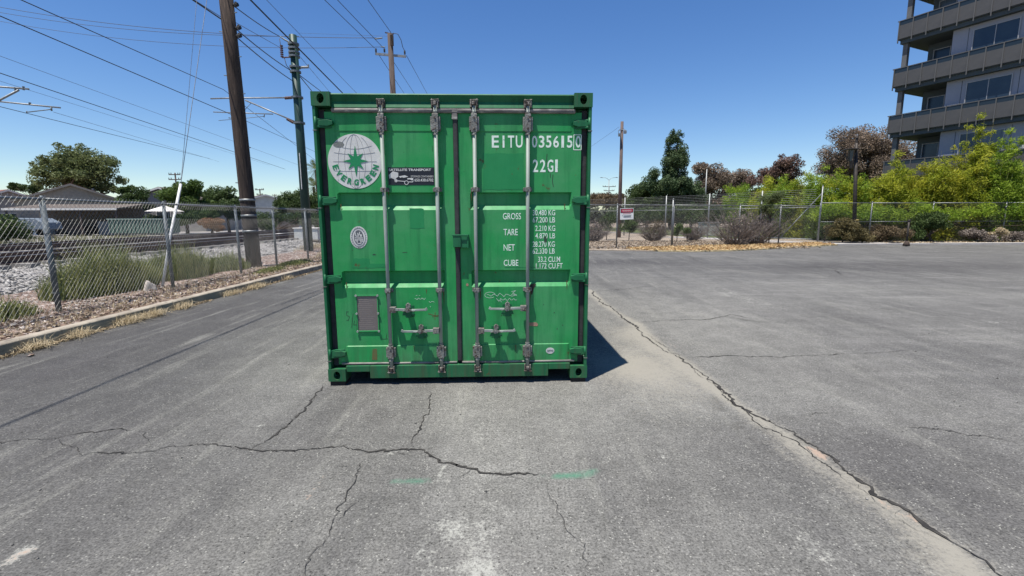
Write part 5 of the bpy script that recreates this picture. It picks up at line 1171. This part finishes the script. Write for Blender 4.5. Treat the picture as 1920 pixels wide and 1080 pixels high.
# palm
def palm(px, py, Y, H, label, seed=1, fr=26, L=2.4):
    t_ = at(px, py, Y); rng = np.random.RandomState(seed); e = empty('palm_tree', (t_[0], Y, 0), 0, label, 'palm tree'); z = t_[2]
    MB().tube([(0, 0, 0), (.1, 0, z*.5), (0, 0, z)], [.26, .2, .18], 10).build('trunk', bark, e, smooth=True)
    vs = []; tt = []
    for i in range(fr):
        a = i*2.4; el = rad(70-125*(i/fr)); d = np.array([math.cos(a)*math.cos(el), math.sin(a)*math.cos(el), math.sin(el)]); side = np.array([-math.sin(a), math.cos(a), 0])
        for k in range(16):
            s = (k+1)/16*L; p = d*s*.95+np.array([0, 0, -.13*s*s]); 
            for sg in (-1, 1):
                w = .55*math.sin(math.pi*min(1, (k+2)/16*.9)); tip = p+side*sg*w+d*.25+np.array([0, 0, -.28*w]); u = d*.035
                vs += [p-u, p+u, tip+u*.3, tip-u*.3]; tt += [rng.rand()]*4
    V = np.array(vs)+np.array([0, 0, z]); leaf_obj('fronds', V, tt, L_olive, e)
palm(592, 318, 70, 8, 'shaggy palm tree peeking past the upper left side of the green box', 3); palm(588, 350, 72, 6, 'shorter palm tree below the shaggy one beside the green box', 5)

# ================================================================== RIGHT FENCES
def fence_run(name, label, pts, h, rails, z=.04, post_r=.035, skip_mesh=False, pitch=.075, wr=.0033, tip=True):
    o3 = (pts[0][0], pts[0][1], z); e = empty(name, o3, 0, label, 'fence'); 
    for i, p in enumerate(pts):
        hh = p[2] if len(p) > 2 else h; m = MB(o3); m.tube([(p[0], p[1], z-.05), (p[0], p[1], z+hh)], post_r, 12); m.tube([(p[0], p[1], z+hh), (p[0], p[1], z+hh+.05)], [post_r*1.2, post_r*.5], 12); m.build('fence_post', galv, e, smooth=True)
        if i+1 < len(pts):
            q = pts[i+1]
            for rz_ in rails: MB(o3).tube([(p[0], p[1], z+rz_), (q[0], q[1], z+rz_)], .022 if rz_ > .3 else .012, 8).build('rail', galv, e, smooth=True)
            if not skip_mesh:
                m = MB(o3); zt = z+max(rails); chain(m, (p[0], p[1]-.04), (q[0], q[1]-.04), z+.03, zt, z+.03, zt, pitch, wr)
                if tip: tips(m, p[:2], q[:2], zt, zt, pitch, .05)
                m.build('chain_link_mesh', mesh_mat, e, fix=False)['kind'] = 'stuff'
    return e
A1, A2 = np.array([8.13, 24.0]), np.array([17.74, 27.3])
FH = 2.15
fA = fence_run('chain_link_fence', 'low chain link fence with a warning sign running right from behind the green box', [(2.2, 22.75), (5.2, 23.4), (8.13, 24.0, 2.4)], 2.15, (.06, 2.12))
fB = fence_run('chain_link_fence', 'chain link fence panel in front of the dead grey bush and gate brace', [(8.2, 24.05), (12.2, 25.4), (14.9, 26.33), (17.74, 27.3, 3.25)], 2.15, (.06, 2.12))
m = MB((8.2, 24.05, .04)); m.tube([(14.95, 26.36, .35), (17.7, 27.3, 2.85)], .025, 8); m.build('diagonal_brace', galv, fB, smooth=True)
C = [(17.74, 27.35), (21.0, 27.75), (24.9, 28.1), (29.3, 28.2), (34, 28.2), (38, 28.2)]
fC = fence_run('chain_link_fence', 'right chain link fence with two rails in front of the bamboo hedge', C, 2.33, (.06, 1.22, 2.3))
# tall security fence with strands
TF = [(17.6, 27.6), (16.0, 30.5), (14.1, 34.0), (12.0, 37.0), (9.5, 40.0), (6.2, 43.5), (2.5, 47)]
o3 = (17.6, 27.6, .04); fT = empty('tall_wire_fence', o3, 0, 'tall fence with many horizontal strands running back from the corner post', 'fence')
for i, p in enumerate(TF):
    if i: MB(o3).tube([(p[0], p[1], 0), (p[0], p[1], 3.2)], .05, 10).build('fence_post', galv, fT, smooth=True)
    if i+1 < len(TF):
        q = TF[i+1]; m = MB(o3)
        for k in range(9): m.tube([(p[0], p[1], 2.2+k*.115), (q[0], q[1], 2.2+k*.115)], .007, 4, False)
        m.build('wire_strands', galv, fT, fix=False)['kind'] = 'stuff'
        MB(o3).tube([(p[0], p[1], 2.1), (q[0], q[1], 2.1)], .022, 8).build('rail', galv, fT, smooth=True); MB(o3).tube([(p[0], p[1], .25), (q[0], q[1], .25)], .03, 8).build('rail', galv, fT, smooth=True)
        m = MB(o3); chain(m, p, q, .1, 2.1, .1, 2.1, .11, .0028); m.build('chain_link_mesh', mesh_mat, fT, fix=False)['kind'] = 'stuff'
# warning sign
c = at(1177, 401, 22.9); e = empty('warning_sign', (c[0], 23.05, c[2]-.27), rad(8), 'white warning sign with a red header wired to the low fence', 'sign')
sg = MB().box(-.34, .34, -.012, 0, 0, .54).build('panel', M('sign_white', (.75, .75, .72), (.66, .66, .64), 5, .5), e, bevel=.003); e.rotation_euler[1] = rad(-2)
MB().box(-.32, .32, -.015, -.012, .32, .52).build('header_plate', rubber, e)
MB().prism([(-.27, .345), (.27, .345), (.30, .42), (.27, .50), (-.27, .50), (-.30, .42)], 'y', -.018, -.015).build('header', M('sign_red', (.42, .03, .07)), e)
text('WARNING', -.23, .385, .08, .46, trim, e, -.021)
m = MB(); m.box(-.20, .20, -.015, -.012, .265, .295); m.build('red_line', M('sign_pink', (.5, .2, .22)), e)
m = MB(); m.box(-.25, -.20, -.015, -.012, .17, .20); m.box(-.17, .22, -.015, -.012, .18, .20); m.box(-.17, .20, -.015, -.012, .14, .16); m.box(-.17, .22, -.015, -.012, .10, .12); m.build('small_print', grey_ink, e)
m = MB(); m.box(-.33, .33, .002, .012, .47, .49); m.build('fixing_wire', galv, e)

# ================================================================== RIGHT PLANTS
def dead_bush(px, Y, rx, h, label, seed, mat=L_grey, n=1500):
    c = at(px, 450, Y); rng = np.random.RandomState(seed); e = empty('dead_bush', (c[0], Y, .05), 0, label, 'bush'); m = MB()
    for i in range(150):
        a = rng.rand()*6.28; q = rng.rand()**.6; el = rad(80-45*q); L = h*(.6+.5*rng.rand()); st = np.array([math.cos(a)*rx*.35*rng.rand(), math.sin(a)*rx*.3*rng.rand(), 0]); d = np.array([math.cos(a)*math.cos(el)*1.3, math.sin(a)*math.cos(el), math.sin(el)])
        p1 = st+d*L*.5+rng.randn(3)*.06; p2 = st+d*L+rng.randn(3)*.12; m.tube([tuple(st), tuple(p1), tuple(p2)], [.014, .009, .003], 3, False)
        for k in range(3):
            f = rng.uniform(.4, .95); b0 = st+(p2-st)*f; m.tube([tuple(b0), tuple(b0+rng.randn(3)*.2+np.array([0, 0, .1]))], [.006, .002], 3, False)
    m.build('twigs', M('dead_twig', (.20, .17, .155), (.12, .10, .09), 5, .9), e, fix=False)['kind'] = 'stuff'
    V, T = blob_leaves([[0, 0, h*.45, rx, rx*.6, h*.5], [rx*.3, 0, h*.6, rx*.5, rx*.4, h*.35]], n, .045, rng, .7); leaf_obj('dry_leaves', V, T, mat, e); return e
dead_bush(1378, 25.0, 1.15, 2.15, 'dead grey twiggy bush behind the fence, left half of the pair', 3)
dead_bush(1418, 25.9, 1.0, 2.1, 'dead grey brown bush behind the fence, right half of the pair', 4, n=2500)
dead_bush(1110, 30, 1.0, 1.5, 'dry grey bush next to the right side of the green box', 6, n=1500)
dead_bush(1225, 30, .9, 1.5, 'dry brown bush right of the warning sign', 7, L_brown2, 1800)
dead_bush(1300, 31, .8, 1.2, 'dry twiggy bush between the fence post and the dead pair', 8, n=700)
bush('bush', [(1180, 420, 31, .5, .5, 7, .2)], 1600, .05, L_dark, 41, 'small dark bush below the warning sign', br=4, trunk=.03)
bush('bush', [(1138, 415, 32, .6, .5, 7, .25)], 1600, .05, L_dark, 42, 'small dark bush between the green box and the sign', br=4, trunk=.03)
bush('bush', [(1270, 430, 29, .35, .35, 6, .16)], 900, .045, L_mid, 43, 'small dark green bush beside the tall fence post', br=4, trunk=.03)
bush('bush', [(1289, 432, 29.5, .3, .35, 5, .16)], 900, .045, L_mid, 44, 'second small green bush left of the dead pair', br=4, trunk=.03)
bush('small_tree', [(1448, 372, 25.6, .55, .32, 12, .16), (1437, 392, 25.6, .35, .3, 6, .14), (1462, 365, 25.6, .3, .2, 5, .12)], 2600, .045, L_olive, 45, 'small wispy olive tree rising above the fence beside the dead bush', 'tree', .03, 8)
# clipped shrubs in front of right fence
bush('bush', [(1580, 432, 27.2, 1.0, .55, 12, .28), (1610, 440, 27.0, .9, .4, 8, .25)], 6500, .055, leaf_mat('olive_brown_shrub', (.07, .06, .025), (.17, .14, .06), .2), 51, 'olive brown clipped shrub at the foot of the lamp post', br=6, trunk=.04)
bush('bush', [(1548, 430, 28.6, .45, .5, 7, .22)], 2600, .05, L_dark, 52, 'dark low shrub just right of the tall corner post', br=4, trunk=.04)
bush('bush', [(1665, 436, 27.3, 1.1, .45, 12, .25)], 5000, .05, L_brown2, 53, 'brown dry shrub left of the stub post', br=5, trunk=.04)
bush('bush', [(1752, 420, 27.4, .85, .75, 14, .28), (1720, 436, 27.4, .5, .4, 6, .2)], 7000, .055, L_dark, 54, 'dense dark green shrub right of the stub post', br=6, trunk=.05)
bush('bush', [(1830, 440, 27.3, .9, .45, 8, .22)], 2600, .05, L_grey, 55, 'grey dry shrub at the right fence foot', br=5, trunk=.03)
bush('bush', [(1900, 444, 26.9, .8, .30, 7, .2)], 1600, .045, L_grey, 56, 'straggly grey plant at the right edge of the picture', br=5, trunk=.03)
bush('bush', [(1868, 435, 27.0, .4, .3, 6, .15)], 1200, .05, L_straw, 57, 'small straw coloured dry plant near the right edge', br=3, trunk=.02)

# bamboo: canes with leaf sprays
cane_m = M('bamboo_cane', (.20, .22, .05), (.28, .24, .09), 3, .6)
def bamboo(px, Y, top_py, w, label, mat, seed, n=7000, canes=16, base_py=None):
    t_ = at(px, top_py, Y); H = t_[2]; rng = np.random.RandomState(seed); e = empty('bamboo_clump', (t_[0], Y, .05), 0, label, 'bamboo', 'bamboo clumps of the hedge'); blobs = []; m = MB()
    for i in range(canes):
        a = rng.rand()*6.28; q = rng.rand()**.5; h = H*(1 if i == 0 else rng.uniform(.62, .97)); b0 = np.array([math.cos(a)*w*.35*q, math.sin(a)*w*.3*q, 0]); tip = b0*1.0+np.array([math.cos(a)*w*.55*q, math.sin(a)*w*.45*q, h]) if i else np.array([0, 0, h])
        mid = (b0+tip)/2+np.array([0, 0, h*.04]); m.tube([tuple(b0), tuple(mid), tuple(tip)], [.016, .012, .004], 4, False)
        for k in range(9):
            f = .06+.94*(k+rng.rand())/9; c = b0+(tip-b0)*f; s = (.30+.22*rng.rand())*(1.3-.45*f)*(1 if w > 1 else .85); blobs.append([c[0]+rng.randn()*.12, c[1]+rng.randn()*.12, c[2]-.05, s, s, s*.85])
    m.build('canes', cane_m, e, fix=False)['kind'] = 'stuff'
    V, T = blob_leaves(blobs, int(n*2.5), .095, rng, .6, .9, .24, .35); leaf_obj('leaves', V, T, mat, e); return e
BB = [(1400, 38, 340, 1.6, L_bamboo2), (1440, 36, 330, 1.7, L_bamboo), (1475, 34, 326, 1.6, L_bamboo2), (1510, 33, 318, 1.7, L_bamboo), (1545, 31.5, 312, 1.5, L_bamboo2), (1580, 31, 318, 1.5, L_bamboo), (1622, 31, 328, 1.5, L_bamboo2), (1660, 30.6, 322, 1.5, L_bamboo), (1700, 30.3, 318, 1.5, L_bamboo),
      (1735, 30.2, 300, 1.4, L_yell), (1765, 30, 285, 1.4, L_bamboo), (1800, 29.6, 276, 1.5, L_yell), (1838, 29.3, 272, 1.4, L_bamboo), (1848, 29.2, 205, .9, L_bamboo), (1880, 29.0, 262, 1.2, L_bamboo2), (1897, 28.9, 236, .9, L_bamboo2), (1925, 28.9, 300, 1.2, L_bamboo2), (1970, 28.8, 290, 1.2, L_bamboo2), (1690, 30.8, 287, .6, L_bamboo)]
desc = ['at the left end of the hedge beyond the gate', 'behind the gate brace', 'left of the tall corner post', 'just left behind the tall corner post', 'just right of the tall corner post', 'left of the lantern lamp post', 'right of the lantern lamp post', 'before the lowest balcony corner', 'below the building corner column',
        'with yellow leaves under the lowest balcony', 'in front of the dark balcony recess', 'with the yellowest leaves at the hedge middle', 'under the tallest spire', 'rising as the tallest narrow spire', 'right of the tallest spire', 'leaning near the right picture edge', 'cut by the right picture edge', 'just outside the right picture edge', 'rising as a thin spray before the building column']
for i, (px, Y, tpy, w, mt) in enumerate(BB): bamboo(px, Y, tpy, w, 'bamboo clump '+desc[i], mt, 100+i, 7000 if w > 1 else 5200, 15 if w > 1 else 9)
bush('bush', [(1640, 405, 29.6, 1.9, .75, 14, .4), (1560, 402, 30, 1.3, .8, 10, .4)], 9000, .07, L_bamboo2, 61, 'light green leafy shrub mass behind the fence left of the shrubs', br=6, trunk=.05)
bush('bush', [(1730, 400, 29.2, 1.9, .9, 16, .4), (1830, 400, 29.2, 2.0, .9, 14, .4), (1910, 400, 29, 1.6, .9, 10, .4)], 12000, .07, L_bamboo2, 62, 'mid green leafy undergrowth below the bamboo', br=6, trunk=.05)
bush('bush', [(1500, 392, 37, 1.9, .7, 12, .4), (1430, 395, 42, 2.4, .7, 12, .45)], 7000, .08, L_bamboo2, 63, 'light green shrubs behind the tall fence', br=6, trunk=.05)

# trees at right
bl = ellip(1265, 300, 60, 1.35, 3.6, 34, .55, 1, bottom=-1)+ellip(1268, 262, 60, .8, 1.6, 12, .35, 2)+ellip(1252, 345, 60, 2.1, 1.9, 24, .6, 3)+ellip(1280, 352, 60, 1.6, 1.8, 16, .5, 4)+ellip(1225, 345, 61, 1.5, 1.5, 12, .5, 5)
bl = [b_[:3]+[b_[3]*1.12, b_[4]*1.12, b_[5]*1.6] for b_ in bl]
c = at(1262, 300, 60); tree('cypress', c[0], 60, 0, bl, 48000, .105, L_cyp, 71, 'tall pointed dark green conifer right of the floodlight pole', 'tree', None, .25, 14, .6)
for i in range(2):
    pass
bush('brown_tree', [(1335, 340, 68, 2.8, 2.7, 30, .7), (1310, 318, 68, 1.3, 1.0, 8, .5), (1335, 382, 68, 3.2, 1.6, 16, .8)], 17000, .13, L_brown, 72, 'brown leaved rounded tree behind the pale street light', 'tree', .2)
bush('brown_tree', [(1385, 345, 72, 2.8, 2.2, 26, .7), (1395, 382, 72, 3.2, 1.6, 16, .8)], 14000, .13, L_brown, 73, 'second brown leaved tree right of the street light', 'tree', .2)
bush('brown_tree', [(1468, 318, 66, 2.5, 2.1, 26, .65), (1435, 335, 68, 2.4, 1.3, 12, .6), (1470, 362, 66, 3.2, 1.8, 16, .7)], 16000, .13, leaf_mat('plum_leaf', (.085, .052, .045), (.22, .145, .115), .2), 74, 'dark plum coloured round tree above the bamboo hedge', 'tree', .2)
bush('brown_tree', [(1598, 290, 60, 4.5, 3.5, 50, .85), (1640, 288, 60, 3.4, 3.7, 26, .8), (1620, 340, 60, 5.5, 2.4, 26, .9), (1700, 345, 60, 3.5, 2.4, 16, .9), (1565, 315, 60, 2.4, 2.4, 18, .7), (1680, 300, 62, 3.4, 3.0, 22, .8), (1735, 310, 62, 2.5, 2.6, 12, .7)], 60000, .115, L_brown, 75, 'large brown rounded tree left of the apartment building', 'tree', .35, 14)
bush('dark_tree', [(1215, 355, 66, 2.6, 1.6, 20, .6), (1196, 362, 70, 1.8, 1.3, 10, .5), (1225, 382, 66, 3.6, 1.4, 16, .7)], 12000, .13, L_dark, 76, 'dark low tree left of the tall conifer', 'tree', .2)
bush('dark_tree', [(1300, 362, 62, 1.7, 1.6, 14, .55), (1275, 382, 62, 3.2, 1.5, 16, .7)], 10000, .12, L_cyp, 77, 'dark green tree right of the conifer foot', 'tree', .2)
bush('far_tree', [(1130, 376, 95, 4.0, 1.3, 20, .8), (1165, 372, 95, 2.2, 1.2, 10, .7)], 7500, .17, L_brown2, 78, 'far low trees between the green box and the floodlight pole', 'tree', .2)
bush('far_tree', [(1195, 372, 88, 2.2, 1.4, 14, .7)], 4500, .17, L_dark, 79, 'far dark tree just right of the floodlight pole', 'tree', .2)
bush('far_tree', [(1100, 380, 110, 4.5, 1.2, 14, .9), (1050, 380, 110, 5, 1.5, 14, .9)], 4500, .2, L_dark, 80, 'far trees seen just past the right edge of the green box', 'tree', .2)
bush('far_tree', [(1420, 365, 80, 4, 1.2, 14, .8)], 5000, .16, L_dark, 81, 'far dark tree low behind the bamboo hedge left end', 'tree', .2)
# hedge behind tall fence
bush('hedge', [(1180, 402, 58, 4, .9, 16, .7), (1250, 402, 56, 4, .9, 16, .7), (1320, 402, 54, 3.5, .9, 14, .7), (1390, 404, 52, 3, .8, 12, .6)], 12000, .12, L_dark, 82, 'dark hedge behind the tall fence', 'hedge', .1)
# pedestal behind fence
c = at(1330, 405, 40); e = empty('utility_box', (c[0], 40, .05), 0, 'grey white low rectangular utility box behind the tall fence', 'utility box')
MB().box(-.75, .75, -.4, .4, 0, 1.0).build('housing', M('box_grey', (.42, .43, .41), (.36, .37, .36), 3, .6), e, bevel=.03); MB().box(-.8, .8, -.45, .45, 1.0, 1.07).build('lid', galv, e, bevel=.02)

# ================================================================== APARTMENT BUILDING
BC = np.array([28.57, 37.0]); BU = np.array([.416, -.909]); BW = np.array([.909, .416]); BANG = math.atan2(BU[1], BU[0])
wallm = M('blue_grey_panel', (0.258, 0.271, 0.318), (0.232, 0.245, 0.288), 1, .8); walld = M('dark_teal_panel', (0.065, 0.086, 0.099), (0.052, 0.069, 0.082), 1, .8); slabm = M('brown_grey_slab', (0.052, 0.060, 0.067), (0.043, 0.052, 0.057), 1, .8)
slabu = M('slab_soffit', (0.060, 0.077, 0.086), (0.047, 0.060, 0.069), 1, .85); railm = M('rail_panel_grey', (0.076, 0.074, 0.073), (0.062, 0.061, 0.061), 2, .5, 0); railglass = M('smoked_rail_glass', (.02, .032, .045), None, rough=.25, spec=.25); postm = M('rail_post_grey', (.09, .09, .09), None, rough=.6); colm = M('column_grey', (0.120, 0.125, 0.129), (0.095, 0.095, 0.099), 2, .7)
winglass2 = M('curtained_glass', (.10, .125, .15), (.06, .08, .10), 3, .15, 0, 0, 40, .4, (6, 6, .4))
winm = M('window_frame_white', (.27, .28, .30), None, rough=.5); winglass = M('blue_window_glass', (.018, .032, .055), (.03, .048, .07), 1, .12, 0, 0, 40, .4)
bl_ = empty('apartment_building', (BC[0], BC[1], 0), BANG, 'grey multi storey apartment building with stacked wraparound balconies at the right edge', 'building')
# local frame: x = u along the facade (towards the camera), y = w, pointing away from the lot  => (u,w) maps to (x,y) when y axis = BW (BW is +90 deg from BU)
FLH = 3.34; Z0 = 1.30
UL = 30.0; CW0 = 2.3
def bb(m, u0, u1, w0, w1, z0, z1): return m.box(u0, u1, w0, w1, z0, z1)
bx_ = MB(); bb(bx_, .9, UL, 2.30, 14, 0, 21.4); bx_.build('core_wall', walld, bl_)
bx_ = MB(); bb(bx_, 3.1, UL, .50, 2.295, 0, 21.4); bx_.build('bay_wall', wallm, bl_)
MB().box(.5, UL, 1.2, 14.2, 21.42, 21.9).build('roof_parapet', slabm, bl_)
MB().box(.25, .55, .28, .58, 0, 21.2).build('column', colm, bl_); MB().box(10.0, 10.3, .28, .58, 0, 21.2).build('column', colm, bl_); MB().box(.25, .55, 9, 9.3, 0, 21.2).build('column', colm, bl_)
LEV = [Z0+FLH*k for k in range(6)]
pm = None
for L_i, z in enumerate(LEV):
    sl_ = MB(); sl_.prism([(0, 0), (UL, 0), (UL, 2.298), (.898, 2.298), (.898, 12), (0, 12)], 'z', z-.26, z); sb = sl_.build('balcony', slabm, bl_)
    MB().prism([(.12, .12), (UL-.1, .12), (UL-.1, 2.2), (.85, 2.2), (.85, 11.8), (.12, 11.8)], 'z', z-.55, z-.262).build('soffit', slabu, sb)
    npan = 24 
    for k in range(npan):
        u = .03+k*.86
        o = MB().box(0, .83, -.05, -.03, -.20, .74) if pm is None else None
        if o is not None:
            o = o.build('railing_panel', railm, sb); pm = o.data; g = MB().box(0, .83, -.045, -.035, .745, 1.02).build('railing_glass', railglass, sb); gme = g.data
            q = MB().box(-.02, .035, -.10, -.052, -.45, 1.05).build('railing_post', postm, sb); qme = q.data
        else: o = link('railing_panel', pm, None, sb); g = link('railing_glass', gme, None, sb); q = link('railing_post', qme, None, sb)
        for t_ in (o, g, q): t_.location = (u, 0, z)
    for k in range(10):      # return side
        u = .03+k*.86
        for nm_, me_ in (('railing_panel', pm), ('railing_glass', gme), ('railing_post', qme)):
            o = link(nm_, me_, None, sb); o.rotation_euler[2] = math.pi/2; o.location = (-.085, u, z); o.scale[1] = 1
    MB().box(-.09, UL, -.07, -.01, z+1.03, z+1.08).build('handrail', postm, sb); MB().box(-.09, -.03, 0, 8.5, z+1.03, z+1.08).build('handrail', postm, sb)
    # windows and doors
    def win(u0, u1, w, z0, z1, n=1, name='window'):
        m = MB(); t_ = .06
        m.box(u0, u1, w-.06, w-.002, z0, z0+t_); m.box(u0, u1, w-.06, w-.002, z1-t_, z1); m.box(u0, u0+t_, w-.06, w-.002, z0+t_, z1-t_); m.box(u1-t_, u1, w-.06, w-.002, z0+t_, z1-t_)
        f = m.build(name, winm, bl_); wd = (u1-u0-2*t_)/n
        for i in range(n):
            MB().box(u0+t_+i*wd+.015, u0+t_+(i+1)*wd-.015, w-.035, w-.02, z0+t_, z1-t_).build('pane', winglass if (L_i*3+i) % 4 else winglass2, f)
        for i in range(1, n): MB().box(u0+t_+i*wd-.02, u0+t_+i*wd+.02, w-.055, w-.037, z0+t_, z1-t_).build('mullion', winm, f)
    zt = z+FLH-.65
    win(1.25, 2.3, 2.30, z+.02, z+2.35, 1, 'balcony_door'); win(4.2, 6.5, .50, z+.25, z+2.5, 2); win(12, 14.2, .50, z+.25, z+2.55, 2); win(17, 19.2, .50, z+.25, z+2.55, 2)
    for u in (3.95, 6.8, 8.9, 11.5, 14.7): MB().box(u-.012, u+.012, .488, .499, z+.01, zt).build('panel_joint', walld, bl_)
    MB().box(7.4, 8.6, .45, .495, z+.9, z+1.9).build('wall_panel', pale_wall, bl_)

# far-off belt of trees closing the horizon
rng = np.random.RandomState(200); bl = []
for i in range(230):
    a = rad(-62+124*i/230); D_ = rng.uniform(130, 165); h = rng.uniform(3.2, 6.5)
    if abs(a) < rad(10): h *= .8
    bl.append([math.sin(a)*D_*1.25, math.cos(a)*D_*.95, h*.45, rng.uniform(3, 5.5), rng.uniform(3, 5), h*.62])
V, T = blob_leaves(bl, 70000, .75, rng, .5); tag(leaf_obj('distant_trees', V, T, leaf_mat('distant_leaf', (.035, .050, .025), (.085, .095, .05), .15)), 'far-off belt of trees along the horizon', 'trees', kind='stuff')

for i_, (x_, y_, rx_, h_, mt_, lab_) in enumerate([(-10, 74, 3.6, 4.6, L_dark, 'dark broad tree far behind the green box at left'), (-3, 82, 4.2, 5.4, L_mid, 'mid green tree far behind the middle of the green box'), (4, 78, 3.4, 4.2, L_dark, 'low dark tree far behind the right part of the green box')]):
    b_ = crown_blobs((x_, y_, h_*.55), (rx_, rx_, h_*.45), 34, 1.0, np.random.RandomState(300+i_), -.95)
    tree('broadleaf_tree', x_, y_, 0, b_, 14000, .17, mt_, 310+i_, lab_, 'tree', None, .2, 8)
